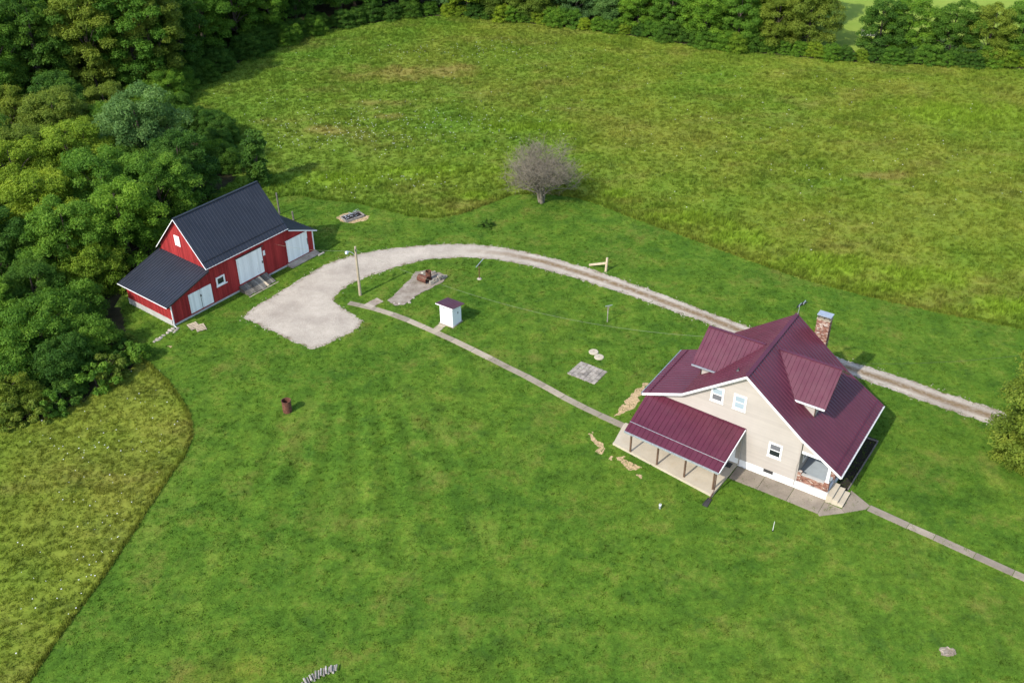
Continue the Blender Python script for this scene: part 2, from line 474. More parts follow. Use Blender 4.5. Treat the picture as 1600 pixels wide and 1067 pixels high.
M['grey_bark'] = simple('grey_bark', (0.190, 0.165, 0.124), 0.95, 0.1, 0.35, 4, 0.4)
M['wire'] = simple('cable_sheath', (0.24, 0.26, 0.18), 0.6, 0.3, 0.1)
M['wire_dark'] = simple('dark_cable', (0.06, 0.06, 0.06), 0.6, 0.3, 0.1)
k = NM('lamp_lens', 0.2, 0.5); k.col((0.45, 0.62, 0.68)); M['lens'] = k.m
M['flower'] = simple('white_umbels', (0.72, 0.72, 0.66), 0.8, 0.1, 0.1)

def leaf_mat(name, c0, c1, c2):
    k = NM(name, 0.6, 0.15)
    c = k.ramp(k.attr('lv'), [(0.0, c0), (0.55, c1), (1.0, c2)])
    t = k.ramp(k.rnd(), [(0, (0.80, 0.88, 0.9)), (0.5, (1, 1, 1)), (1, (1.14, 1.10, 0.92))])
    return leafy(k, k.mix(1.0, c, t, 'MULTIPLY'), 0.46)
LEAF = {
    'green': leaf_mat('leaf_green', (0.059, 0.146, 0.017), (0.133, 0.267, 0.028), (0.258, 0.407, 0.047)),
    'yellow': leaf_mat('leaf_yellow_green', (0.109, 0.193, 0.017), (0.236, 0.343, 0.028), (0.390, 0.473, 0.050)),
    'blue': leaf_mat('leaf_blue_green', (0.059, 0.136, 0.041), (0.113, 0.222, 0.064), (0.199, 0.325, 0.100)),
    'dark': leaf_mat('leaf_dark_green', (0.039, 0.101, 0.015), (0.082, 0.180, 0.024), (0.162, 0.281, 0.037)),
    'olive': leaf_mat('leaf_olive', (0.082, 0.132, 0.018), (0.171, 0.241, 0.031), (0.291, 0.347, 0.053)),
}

# ------------------------------------------------------------------ the setting
LEFT_EDGE = [(-31.2, 25.0)] + GP([(45, 1067), (100, 985), (160, 905), (210, 830), (255, 760), (290, 710), (301, 680), (298, 650), (285, 625), (262, 595), (238, 572), (222, 560)])
BACK_EDGE = GP([(430, 310), (465, 305), (500, 312), (560, 318), (600, 328), (640, 338), (680, 342), (720, 335), (760, 320), (800, 305), (845, 302), (905, 310), (940, 322), (1000, 345), (1060, 366), (1150, 400), (1250, 435), (1350, 462), (1450, 485), (1600, 515)])
LAWN = LEFT_EDGE + [(-35.0, 77.5), (-38.0, 84.5), (-30.0, 101.0)] + BACK_EDGE + [(62, 73), (85, 64), (85, 22), (-31.2, 22)]
FIELD_EDGE = [(-36, 104), (-33, 112), (-36, 124), (-47.5, 137)] + GP([(275, 150), (400, 85), (520, 45), (640, 28), (700, 25), (760, 30), (900, 45), (1000, 58), (1100, 75), (1250, 90), (1380, 100), (1600, 108)]) + [(120, 144)]
MEADOW = FIELD_EDGE + [(120, 60), (85, 64), (62, 73)] + BACK_EDGE[::-1] + [(-30.0, 101.0)]
WOOD_EDGE = [(-52, 58)] + GP([(0, 672), (60, 655), (110, 637), (160, 605), (200, 580), (222, 560)]) + [(-35, 77.5)]
LEFT_MEADOW = LEFT_EDGE + WOOD_EDGE[::-1][1:] + [(-60, 50), (-60, 25)]

RED = [((-24.5, 127.4), (4.2, 1.6)), ((-15.8, 131.8), (2.6, 1.2)), ((-16.5, 148.9), (10.0, 3.4)), ((-9.0, 151), (4, 2.0)), ((44, 112), (3, 1.2)), ((-17.5, 137), (6, 1.2)), ((-33, 116), (3, 2))]
LUSH = [((2.7, 127.6), (6.0, 1.6)), ((-21, 112), (6, 2.0)), ((41, 88.5), (6, 2.2)), ((32.5, 90.5), (5, 2.5)), ((24, 97), (4, 2.5)), ((-10, 114), (8, 1.8)), ((12, 107.5), (2.0, 1.0)), ((60, 132), (9, 5)), ((48, 82.5), (4, 1.6)), ((18, 101.5), (4, 1.5)), ((37, 86.3), (4, 1.5)), ((-4, 107), (2, 1))]
def blobs(lst, amp=1.0):
    def fn(x, y):
        t = np.zeros(np.shape(x))
        for (cx, cy), (rx, ry) in lst:
            d = np.hypot((x - cx) / rx, (y - cy) / ry) + (fbm(x, y, 0.5, 4) - 0.5) * 1.6
            t = np.maximum(t, np.clip((1.25 - d) / 0.9, 0, 1))
        return t * amp
    return fn
red_at, lush_at = blobs(RED, 0.38), blobs(LUSH, 0.75)

me = np_mesh('ground', [(-2500, -1500, -0.06), (2500, -1500, -0.06), (2500, 4000, -0.06), (-2500, 4000, -0.06)], [(0, 1, 2, 3)], None, M['ground'])
tag(link('ground', me), kind='structure')
tag(sheet('meadow', MEADOW, -0.02, 0.6, M['meadow'], attr={'red': red_at, 'lush': lush_at}), kind='structure')
tag(sheet('rough_meadow', LEFT_MEADOW, -0.02, 0.6, M['meadow'], attr={'red': lambda x, y: 0 * x + 0.04, 'lush': lambda x, y: 0 * x}), kind='structure')
tag(sheet('lawn', LAWN, 0.0, 0.3, M['lawn'], 0.12, 1.5), kind='structure')
NEARW = WOOD_EDGE + [(-38.0, 84.5), (-31, 100), (-33, 112), (-36, 124), (-47.5, 137), (-110, 137), (-110, 58)]
FARW = [(-47.5, 137)] + FIELD_EDGE[4:10] + [(-8, 188), (-30, 215), (-120, 215), (-120, 137)]
tag(sheet('forest_floor', NEARW, -0.035, 0.8, M['forest_floor'], 0.6, 0.4), kind='structure')
tag(sheet('forest_floor', FARW, -0.045, 1.0, M['forest_floor'], 0.6, 0.4), kind='structure')
HEDGE = FIELD_EDGE[8:16] + [(120, 146.5), (62, 153.5), (50, 160), (44, 172), (20, 186), (-8, 192)]
tag(sheet('hedge_floor', HEDGE, -0.04, 0.8, M['forest_floor'], 0.6, 0.4), kind='structure')

# gravel drive
D_OUT = [(378, 497), (400, 478), (440, 455), (480, 430), (510, 413), (545, 401), (590, 391), (640, 385), (690, 381.5), (740, 382), (790, 388), (850, 400), (920, 420), (980, 440), (1050, 466), (1100, 485), (1170, 511), (1250, 540), (1320, 562), (1380, 580), (1479, 614), (1566, 643), (1640, 668), (1760, 708)]
D_IN = [(1760, 738), (1640, 694), (1576, 672), (1479, 640), (1380, 604), (1320, 583), (1250, 560), (1170, 533), (1100, 503), (1050, 486), (980, 461), (900, 435), (840, 418), (780, 406), (720, 402), (670, 405), (620, 417), (575, 432), (545, 445), (524, 461), (521, 469), (530, 478), (550, 490), (567, 502), (558, 514), (530, 528), (505, 541), (487, 545), (460, 535), (430, 520), (405, 508)]
drive_poly = GP(D_OUT) + GP(D_IN)
mid = GP([(640, 400), (690, 393), (740, 392), (790, 397), (850, 409), (910, 427), (980, 450), (1050, 476), (1100, 494), (1170, 522), (1250, 550), (1320, 573), (1380, 592), (1479, 627), (1571, 658), (1640, 681), (1760, 722)])
def strip_at(x, y):
    d = dist_line(x, y, mid)
    fade = np.clip((x + 6.0) / 9.0, 0, 1)
    return np.clip(1.0 - (d / 0.52) ** 2, 0, 1) * fade
tag(sheet('driveway', drive_poly, 0.012, 0.10, M['gravel'], 0.26, 2.4, {'strip': strip_at}), kind='structure')

# loose stones straying from the gravel into the turf
g_ = np.random.default_rng(23); V_, F_, L_ = [], [], []
qx = g_.uniform(-32, 50, 60000); qy = g_.uniform(56, 98, 60000)
dd_ = dist_line(qx, qy, drive_poly, True); kk = g_.random(60000) < np.exp(-(dd_ / 0.30) ** 2) * 0.35
for x, y in zip(qx[kk], qy[kk]):
    r_ = g_.uniform(0.025, 0.07); b_ = len(V_); a_ = g_.uniform(0, 6.28)
    for t in range(5): V_.append((x + r_ * math.cos(a_ + t * 1.257) * g_.uniform(.7, 1.2), y + r_ * math.sin(a_ + t * 1.257) * g_.uniform(.7, 1.2), 0.0))
    V_.append((x + g_.uniform(-.3, .3) * r_, y + g_.uniform(-.3, .3) * r_, r_ * 0.9 + 0.02))
    for t in range(5): F_.append((b_ + t, b_ + (t + 1) % 5, b_ + 5)); L_.append(g_.random())
tag(link('gravel_stones', np_mesh('gravel_stones', V_, F_, {'lv': ('FACE', L_)}, M['stone'])), 'loose stones strewn along both edges of the gravel drive', 'gravel', kind='stuff')

# bare soil
for pl in ([(959.7, 649.7), (966.5, 640.7), (984.5, 619), (1007, 598), (1013.7, 599.5), (998, 625), (993.5, 635.5), (981.5, 643)],
           [(921, 679), (926, 676), (931, 686), (943, 694), (945, 704), (939, 712), (933, 705), (937, 699), (928, 694), (922, 688)],
           [(950, 711), (957, 712), (957, 719), (950, 718)],
           [(965, 715), (974, 714), (982, 721), (994, 724), (1002, 729), (1001, 734), (985, 735), (974, 729)],
           [(993, 741), (1003, 743), (1002, 747)], [(258, 541), (266, 538), (272, 541), (266, 545)],
           [(1398, 626), (1405, 628), (1402, 632)]):
    tag(sheet('bare_soil', GP(pl), 0.008, 0.045, M['soil'], 0.30, 2.0), kind='structure')

# ------------------------------------------------------------------ grass (real blades)
rng = np.random.default_rng(5)
def tufts(name, poly, dens, h0, h1, w, nb, mat, label, spread, attrs=None, hfun=None, avoid=None, edge_boost=None, bounds=None):
    P = np.array(poly); x0, y0 = P.min(0); x1, y1 = P.max(0)
    if bounds: x0, x1, y0, y1 = max(x0, bounds[0]), min(x1, bounds[1]), max(y0, bounds[2]), min(y1, bounds[3])
    n = int((x1 - x0) * (y1 - y0) * dens)
    x = rng.uniform(x0, x1, n); y = rng.uniform(y0, y1, n)
    k = in_poly(x, y, poly)
    # only what the picture can see, with a margin to every side
    vis = np.abs(x) < 0.43 * y + 19
    k &= vis
    if avoid is not None: k &= ~avoid(x, y)
    x, y = x[k], y[k]; n = len(x)
    hs = rng.uniform(h0, h1, n)
    if hfun is not None: hs = hs * hfun(x, y)
    bx = np.repeat(x, nb) + rng.normal(0, spread, n * nb); by = np.repeat(y, nb) + rng.normal(0, spread, n * nb)
    bh = np.repeat(hs, nb) * rng.uniform(0.6, 1.1, n * nb)
    th = rng.uniform(0, 2 * np.pi, n * nb); ww = w * rng.uniform(0.6, 1.4, n * nb) * 0.5
    ln = rng.uniform(0.1, 0.75, n * nb) * bh; la = rng.uniform(0, 2 * np.pi, n * nb)
    A = np.stack([bx - np.cos(th) * ww, by - np.sin(th) * ww, np.zeros_like(bx) - 0.02], -1)
    B = np.stack([bx + np.cos(th) * ww, by + np.sin(th) * ww, np.zeros_like(bx) - 0.02], -1)
    C = np.stack([bx + np.cos(la) * ln, by + np.sin(la) * ln, bh], -1)
    V = np.stack([A, B, C], 1).reshape(-1, 3)
    F = np.arange(len(V)).reshape(-1, 3)
    at = {'lv': ('FACE', np.clip(np.repeat(rng.uniform(0.15, 0.85, n), nb) + rng.normal(0, 0.12, n * nb), 0, 1))}
    for a, fn in (attrs or {}).items(): at[a] = ('FACE', fn(bx, by))
    o = link(name, np_mesh(name, V, F, at, mat))
    return tag(o, label, 'grass', kind='stuff')

bare = lambda x, y: (red_at(x, y) > 0.3) & (fbm(x, y, 2.0, 2) > 0.55)
tufts('meadow_grass', MEADOW, 8.0, 0.13, 0.36, 0.07, 9, M['meadow_blade'], 'tall uneven meadow grass across the field behind the yard', 0.13,
      {'red': red_at, 'lush': lush_at}, lambda x, y: 0.25 + 1.15 * fbm(x, y, 0.22, 3) + 1.6 * lush_at(x, y) + 0.9 * np.clip(1 - dist_line(x, y, BACK_EDGE) / 7.0, 0, 1) * fbm(x, y, 0.6, 2) + 1.0 * (fbm(x, y, 0.9, 2) > 0.68) + 0.6 * (dist_line(x, y, BACK_EDGE) < 0.7), bare, bounds=(-52, 90, 60, 182))
tufts('rough_grass', LEFT_MEADOW, 17, 0.10, 0.26, 0.045, 9, M['meadow_blade'], 'unmown yellowish grass at lower left outside the mown curve', 0.10,
      {'red': lambda x, y: 0 * x + 0.04, 'lush': lambda x, y: 0 * x}, lambda x, y: 0.45 + 0.9 * fbm(x, y, 0.4, 3) + 0.4 * (dist_line(x, y, LEFT_EDGE) < 0.45), bounds=(-45, -20, 30, 78))
def off_lawn(x, y):
    return in_poly(x, y, drive_poly) & (dist_line(x, y, drive_poly, True) > 0.22 + 0.35 * (fbm(x, y, 1.1, 2) - 0.5))
tufts('lawn_grass', LAWN, 17, 0.035, 0.085, 0.07, 6, M['lawn_blade'], 'short mown lawn grass around the house and barn', 0.12, None,
      lambda x, y: 0.5 + 1.0 * fbm(x, y, 0.7, 3), off_lawn, bounds=(-40, 52, 36, 110))

def band(line, w, side=1.0):
    P = [Vector(p) for p in line]; out = []
    for i, p in enumerate(P):
        d = (P[min(i + 1, len(P) - 1)] - P[max(i - 1, 0)]).normalized(); out.append(tuple(p + Vector((-d.y, d.x)) * w * side))
    return list(line) + out[::-1]
tufts('mown_fringe', band(LEFT_EDGE, 0.20), 110, 0.16, 0.28, 0.06, 8, M['meadow_blade'], 'dense fringe of tall grass along the curved mown edge at left', 0.06,
      {'red': lambda x, y: 0 * x + 0.05, 'lush': lambda x, y: 0 * x}, bounds=(-45, -20, 30, 78))
tufts('mown_fringe', band(BACK_EDGE, 0.5), 34, 0.16, 0.40, 0.07, 8, M['meadow_blade'], 'dense fringe of tall grass where the lawn meets the field', 0.08,
      {'red': red_at, 'lush': lush_at}, lambda x, y: 0.6 + 0.8 * fbm(x, y, 0.5, 2), bounds=(-45, 60, 60, 120))
tufts('lawn_weeds', LAWN, 1.6, 0.06, 0.12, 0.10, 9, M['lawn_blade'], 'coarse weedy clumps dotted through the mown lawn', 0.10, None, lambda x, y: 0.3 + 1.3 * fbm(x, y, 0.3, 3), off_lawn, bounds=(-40, 52, 36, 110))

# white umbel flowers dotted through both meadows
fx = []
for (cx, cy, sx, sy, n) in ((-18, 124, 9, 2.5, 140), (-12, 129, 8, 2.5, 110), (-8, 158, 9, 3, 90), (-27, 133, 8, 4, 70), (10, 135, 25, 15, 120), (45, 120, 18, 14, 90), (-15, 110, 5, 2, 40),
                          (-30.5, 55, 2.6, 6, 45), (-31.5, 64, 2.5, 4, 30), (-29.5, 49, 1.3, 4, 25), (-36, 62, 3, 3, 20)):
    fx.append(np.stack([rng.normal(cx, sx, n), rng.normal(cy, sy, n)], -1))
fx = np.concatenate(fx)
fx = fx[in_poly(fx[:, 0], fx[:, 1], MEADOW) | in_poly(fx[:, 0], fx[:, 1], LEFT_MEADOW)]
mb = MB()
for x, y in fx:
    h = random.Random(int(abs(x * 991 + y * 77))).uniform(0.3, 0.55); r = (0.022 if y < 80 else 0.04) + 0.03 * ((x * 37) % 1)
    mb.add([(x + r * math.cos(t), y + r * math.sin(t), h + 0.01 * math.sin(3 * t)) for t in (0, 1.05, 2.1, 3.14, 4.19, 5.24)] + [(x, y, h - 0.05)], [(0, 1, 2, 3, 4, 5), (0, 6, 1), (1, 6, 2), (2, 6, 3), (3, 6, 4), (4, 6, 5), (5, 6, 0)])
tag(mb.build('wildflowers', M['flower']), 'small white wildflower heads scattered through the meadow grass', 'wildflowers', kind='stuff')

# ------------------------------------------------------------------ building helpers
def ribbed(name, e0, e1, r0, r1, mat, parent, pitch=0.36, rib=0.045, rw=0.055, thick=0.045, name_val=0.5):
    """sheet-metal slope: eave e0->e1, ridge r0->r1, raised ribs running up the slope, real thickness"""
    e0, e1, r0, r1 = map(Vector, (e0, e1, r0, r1))
    n = (e1 - e0).cross(r0 - e0).normalized()
    if n.z < 0: n = -n
    L = (e1 - e0).length
    prof = [(0.0, 0.0)]
    k = 0; x = pitch * 0.5
    while x < L - rw:
        prof += [(x - rw / 2 - 0.012, 0.0), (x - rw / 2, rib), (x + rw / 2, rib), (x + rw / 2 + 0.012, 0.0)]
        x += pitch; k += 1
    prof.append((L, 0.0))
    mb = MB()
    lo = [e0.lerp(e1, t / L) + n * h for t, h in prof]; hi = [r0.lerp(r1, t / L) + n * h for t, h in prof]
    m = len(prof)
    mb.add(lo + hi, [(i, i + 1, m + i + 1, m + i) for i in range(m - 1)])
    d = n * -thick
    a, b, c, q = e0 + d, e1 + d, r1 + d, r0 + d
    mb.add([e0, e1, r1, r0, a, b, c, q], [(4, 7, 6, 5), (0, 4, 5, 1), (1, 5, 6, 2), (2, 6, 7, 3), (3, 7, 4, 0)])
    return mb.build(name, mat, parent)

def clap(mb, fn, interval, z0, z1, course=0.115):
    """lapped horizontal siding; fn(s, z, out) -> point; interval(z) -> (s0, s1) or None"""
    z = z0; r = random.Random(3)
    while z < z1 - 0.01:
        zt = min(z + course, z1)
        a, b = interval(z), interval(zt)
        if a is None: break
        if b is None: b = ((a[0] + a[1]) / 2, (a[0] + a[1]) / 2)
        v = r.random()
        mb.quad(fn(a[0], z, 0.018), fn(a[1], z, 0.018), fn(b[1], zt, 0.004), fn(b[0], zt, 0.004), v)
        mb.quad(fn(a[0], z, 0.0), fn(a[1], z, 0.0), fn(a[1], z, 0.018), fn(a[0], z, 0.018), v)
        z = zt
    return mb

def fbox(mb, fn, s0, s1, z0, z1, o0, o1, val=0.5):
    return mb.hexa([fn(s0, z0, o0), fn(s1, z0, o0), fn(s1, z0, o1), fn(s0, z0, o1)], [fn(s0, z1, o0), fn(s1, z1, o0), fn(s1, z1, o1), fn(s0, z1, o1)], val)

def window(parent, fn, s0, s1, z0, z1, top='glass', bottom='glass', label=None, trim=0.11):
    w = MB()
    fbox(w, fn, s0, s0 + trim, z0, z1, 0.0, 0.05); fbox(w, fn, s1 - trim, s1, z0, z1, 0.0, 0.05)
    fbox(w, fn, s0 + trim, s1 - trim, z1 - trim, z1, 0.0, 0.052); fbox(w, fn, s0 + trim, s1 - trim, z0, z0 + trim, 0.0, 0.052)
    win = w.build('window', M['white'], parent)
    if label: win['label'] = label
    sl = MB(); fbox(sl, fn, s0 - 0.04, s1 + 0.04, z0 - 0.05, z0 - 0.002, 0.0, 0.085); sl.build('sill', M['white'], win)
    a, b = s0 + trim, s1 - trim; zm = (z0 + z1) / 2
    for (p, q, m, d) in ((zm, z1 - trim, top, 0.030), (z0 + trim, zm, bottom, 0.022)):
        pn = MB(); fbox(pn, fn, a, b, p, q, 0.019, d); pn.build('pane', M[m], win)
        sh = MB()
        fbox(sh, fn, a, a + 0.04, p, q, 0.019, d + 0.012); fbox(sh, fn, b - 0.04, b, p, q, 0.019, d + 0.012)
        fbox(sh, fn, a + 0.04, b - 0.04, q - 0.04, q, 0.019, d + 0.012); fbox(sh, fn, a + 0.04, b - 0.04, p, p + 0.04, 0.019, d + 0.012)
        sh.build('sash', M['white'], win)
    return win

def brickwork(mb, fn, s0, s1, z0, z1, depth0, depth1, seed=1, bl=0.215, bh=0.075, j=0.012):
    """stack of single bricks on a face; fn(s, z, out)"""
    r = random.Random(seed); z = z0; row = 0
    while z < z1 - 0.02:
        zt = min(z + bh - j, z1); s = s0 - (bl / 2 if row % 2 else 0)
        while s < s1 - 0.01:
            a, b = max(s, s0), min(s + bl - j, s1)
            if b - a > 0.03:
                fbox(mb, fn, a, b, z, zt, depth0, depth1 + r.uniform(-0.004, 0.006), min(1, max(0, r.gauss(0.55, 0.27))))
            s += bl
        z += bh; row += 1
    return mb

# ------------------------------------------------------------------ farmhouse
HY = R(-33.9578)
house = empty('farmhouse', (17.12, 59.87, 0), HY, 'cream farmhouse with burgundy metal roof, two dormers and brick chimney', 'house')
EL, KL, AP, KR, ER = (-8.1, 3.84), (-4.8, 5.13), (0.0, 8.63), (4.74, 4.92), (7.9, 2.92)
VF, VB, VBL = -0.45, 9.57, 6.64
def P3(uz, v, dz=0.0): return (uz[0], v, uz[1] + dz)
def slope_part(a, b, v0, v1, nm='roof'):
    return ribbed(nm, P3(a, v0), P3(a, v1), P3(b, v0), P3(b, v1), M['roof_red'], house)
rf_l = slope_part(KL, AP, VF, VB); rf_le = slope_part(EL, KL, VF, VBL)
rf_r = slope_part(KR, AP, VF, VB); rf_re = slope_part(ER, KR, VF, VB)
rf_l['label'] = 'burgundy roof slope with the left dormer'; rf_r['label'] = 'burgundy roof slope with the right dormer'
rf_le['label'] = 'low burgundy roof over the left addition'; rf_re['label'] = 'low burgundy roof over the front porch'
mb = MB(); mb.bar((0, VF - 0.01, 8.665), (0, VB + 0.01, 8.665), 0.30, 0.05)
mb.build('ridge_cap', M['roof_red_trim'], house)
def along(a, b, t, dz=0.06): return (a[0] + (b[0] - a[0]) * t, a[1] + (b[1] - a[1]) * t + dz)
for a, b, t, v0, v1 in ((EL, KL, 0.16, VF + .05, VBL - .05), (ER, KR, 0.15, VF + .05, VB - .05)):
    p = along(a, b, t); mb = MB(); mb.bar((p[0], v0, p[1]), (p[0], v1, p[1]), 0.07, 0.05); mb.build('snow_guard', M['roof_red_trim'], house)
# rake boards, fascias with gutters, soffits
for v, nrm in ((VF, -1), (VB, 1)):
    for a, b in ((EL, KL), (KL, AP), (AP, KR), (KR, ER)):
        if v == VB and a == EL: continue
        hb = 0.17 if v == VF else 0.10
        mb = MB(); y0 = v - 0.045 if nrm < 0 else v
        off = 0.055
        lo = [(a[0], y0, a[1] - hb), (b[0], y0, b[1] - hb), (b[0], y0 + 0.045, b[1] - hb), (a[0], y0 + 0.045, a[1] - hb)]
        hi = [(x, y, z + hb + 0.006) for x, y, z in lo]
        mb.hexa(lo, hi); mb.build('rake_board', M['white'] if v == VF else M['roof_red_trim'], house)
mb = MB()
for a, b in ((EL, KL), (KL, AP), (AP, KR), (KR, ER)):
    lo = [(a[0], VF + 0.002, a[1] - 0.24), (b[0], VF + 0.002, b[1] - 0.24), (b[0], -0.02, b[1] - 0.24), (a[0], -0.02, a[1] - 0.24)]
    mb.hexa(lo, [(x, y, z + 0.03) for x, y, z in lo])
mb.build('soffit', M['white'], house)
for (u, z), v0, v1, sg in ((EL, VF, VBL, -1), (ER, VF, VB, 1)):
    mb = MB(); mb.box(u - 0.02, u + 0.02, v0, v1, z - 0.24, z - 0.05); mb.box(u - 0.02 + sg * 0.09, u + 0.02 + sg * 0.09, v0, v1, z - 0.16, z - 0.02); mb.box(u + sg * 0.02, u + sg * 0.07, v0, v1, z - 0.16, z - 0.13)
    mb.build('gutter', M['galv'] if sg < 0 else M['white'], house)

def zroof(u):
    pr = [EL, KL, AP, KR, ER]
    for a, b in zip(pr, pr[1:]):
        if a[0] <= u <= b[0]: return a[1] + (b[1] - a[1]) * (u - a[0]) / (b[0] - a[0])
    return 0
def width_at(z, lo, hi, drop=0.22):
    us = [lo + (hi - lo) * i / 240.0 for i in range(241)]
    ok = [u for u in us if zroof(u) - drop > z]
    return (ok[0], ok[-1]) if len(ok) > 1 else None
FR = lambda s, z, o: (s, -o, z)
BK = lambda s, z, o: (s, 9.12 + o, z)
RT = lambda s, z, o: (4.65 + o, s, z)
LFX = lambda s, z, o: (-7.65 - o, s, z)
LF = lambda s, z, o: (-4.65 - o, s, z)
mb = clap(MB(), FR, lambda z: width_at(z, -7.65, 4.65), 0.68, 8.4)
mb.build('gable_wall', M['siding'], house)
mb = clap(MB(), BK, lambda z: width_at(z, -4.65, 4.65), 0.68, 8.4)
mb.build('gable_wall', M['siding'], house)
clap(MB(), RT, lambda z: (0.0, 9.12), 0.95, 4.7).build('porch_wall', M['siding'], house)
clap(MB(), LFX, lambda z: (0.0, 6.2), 0.68, 3.75).build('side_wall', M['siding'], house)
clap(MB(), LF, lambda z: (6.2, 9.12), 0.68, 5.0).build('side_wall', M['siding'], house)
clap(MB(), lambda s, z, o: (s, 6.2 + o, z), lambda z: (-7.65, -4.65), 0.68, 3.9).build('side_wall', M['siding'], house)
clap(MB(), FR, lambda z: width_at(z, 4.78, 6.95, 0.25), 3.58, 4.75).build('porch_gable', M['siding'], house)
mb = MB()
mb.box(-7.66, 4.66, -0.03, 0.05, -0.1, 0.68); mb.box(-7.66, -7.5, 0.05, 6.2, -0.1, 0.68); mb.box(-4.66, 4.66, 9.07, 9.15, -0.1, 0.68); mb.box(4.66, 7.14, -0.03, 0.13, -0.1, 0.66); mb.box(7.0, 7.14, 0.13, 9.12, -0.1, 0.66)
mb.build('foundation', M['white'], house)
mb = MB(); fbox(mb, FR, 4.60, 4.74, 0.68, 4.62, 0.02, 0.05); mb.build('corner_board', M['siding'], house)
window(house, FR, -2.68, -1.64, 5.18, 6.50, 'pale_pane', 'screen', 'upstairs gable window with a grey screen in its lower half')
window(house, FR, -0.88, 0.14, 5.17, 6.50, 'pale_pane', 'pale_pane', 'upstairs gable window with pale blue-grey panes')
window(house, FR, 2.28, 3.35, 2.06, 3.36, 'screen', 'glass', 'downstairs gable window with dark panes')
v_ = MB(); fbox(v_, FR, 2.2, 2.96, 0.42, 0.70, 0.0, 0.045); vt = v_.build('basement_vent', M['dark_metal'], house)
for i in range(4):
    f_ = MB(); fbox(f_, FR, 2.22, 2.94, 0.45 + i * 0.06, 0.475 + i * 0.06, 0.045, 0.06); f_.build('louvre', M['dark_metal'], vt)
# windows and door on the porch wall
window(house, RT, 1.1, 2.2, 1.75, 3.3, 'glass', 'glass'); window(house, RT, 5.6, 6.9, 1.75, 3.3, 'glass', 'glass')
d_ = MB(); fbox(d_, RT, 3.4, 4.4, 0.96, 3.1, 0.0, 0.06); dr = d_.build('front_door', M['white'], house)
d_ = MB(); fbox(d_, RT, 3.52, 4.28, 1.9, 2.95, 0.06, 0.075); d_.build('pane', M['glass'], dr)
d_ = MB(); fbox(d_, RT, 3.47, 3.53, 1.78, 1.86, 0.06, 0.13); d_.build('handle', M['dark_metal'], dr)
window(house, LFX, 2.2, 3.2, 1.6, 2.9, 'glass', 'glass')

# front porch: floor, ledge, brick parapet with piers, columns, beam
mb = MB(); mb.box(4.67, 6.998, 0.135, 9.0, 0.4, 0.92); mb.build('porch_floor', M['porch_floor'], house)
mb = MB(); mb.box(4.62, 7.2, -0.06, 0.16, 0.662, 0.74); mb.box(6.97, 7.2, 1.45, 9.1, 0.662, 0.74); mb.build('ledge', M['conc_grey'], house)
PF = lambda s, z, o: (s, -0.0 - o, z)
def pier(u0, u1, v0, v1, z0, z1, seed):
    br = MB(); mo = MB()
    mo.box(u0 + 0.012, u1 - 0.012, v0 + 0.012, v1 - 0.012, z0, z1 - 0.003)
    brickwork(br, lambda s, z, o: (s, v0 + 0.012 - o, z), u0, u1, z0, z1, 0.0, 0.012, seed)
    brickwork(br, lambda s, z, o: (s, v1 - 0.012 + o, z), u0, u1, z0, z1, 0.0, 0.012, seed + 1)
    brickwork(br, lambda s, z, o: (u0 + 0.012 - o, s, z), v0, v1, z0, z1, 0.0, 0.012, seed + 2)
    brickwork(br, lambda s, z, o: (u1 - 0.012 + o, s, z), v0, v1, z0, z1, 0.0, 0.012, seed + 3)
    pr_ = br.build('brick_parapet', M['brick'], house); pr_['kind'] = 'stuff'; mo.build('mortar', M['mortar'], pr_)
pier(4.70, 5.02, -0.02, 0.26, 0.742, 1.60, 10); pier(6.74, 7.12, -0.02, 0.30, 0.742, 1.56, 20)
pier(5.025, 6.735, 0.02, 0.20, 0.742, 1.40, 30)
pier(6.90, 7.10, 2.0, 4.4, 0.742, 1.40, 40); pier(6.76, 7.12, 4.42, 4.78, 0.742, 1.56, 44); pier(6.90, 7.10, 4.8, 8.7, 0.742, 1.40, 48); pier(6.76, 7.12, 8.72, 9.08, 0.742, 1.56, 52); pier(6.76, 7.12, 1.60, 1.96, 0.742, 1.56, 56)
mb = MB(); mb.box(4.98, 6.78, -0.02, 0.24, 1.402, 1.46); mb.box(6.86, 7.14, 1.98, 8.74, 1.402, 1.46); mb.build('parapet_cap', M['conc_grey'], house)
for v0 in (-0.0, 1.66, 4.48, 8.78):
    mb = MB(); u0 = 6.82
    mb.hexa([(u0, v0, 1.562), (u0 + 0.24, v0, 1.562), (u0 + 0.24, v0 + 0.24, 1.562), (u0, v0 + 0.24, 1.562)], [(u0 + 0.03, v0 + 0.03, 3.2), (u0 + 0.21, v0 + 0.03, 3.2), (u0 + 0.21, v0 + 0.21, 3.2), (u0 + 0.03, v0 + 0.21, 3.2)])
    mb.box(u0 - 0.03, u0 + 0.27, v0 - 0.03, v0 + 0.27, 1.563, 1.63); mb.build('column', M['white'], house)
mb = MB(); mb.box(4.78, 6.60, -0.035, 0.14, 3.36, 3.58); mb.box(6.85, 7.04, 0.15, 9.1, 2.98, 3.2); mb.box(6.602, 6.99, -0.03, 0.14, 3.2, 3.40); mb.build('porch_beam', M['white'], house)
mb = MB(); mb.tube([(4.70, -0.10, 4.55), (4.70, -0.10, 2.6), (4.62, -0.09, 2.2), (4.62, -0.09, 0.3)], 0.035, 8); mb.build('downspout', M['siding'], house)
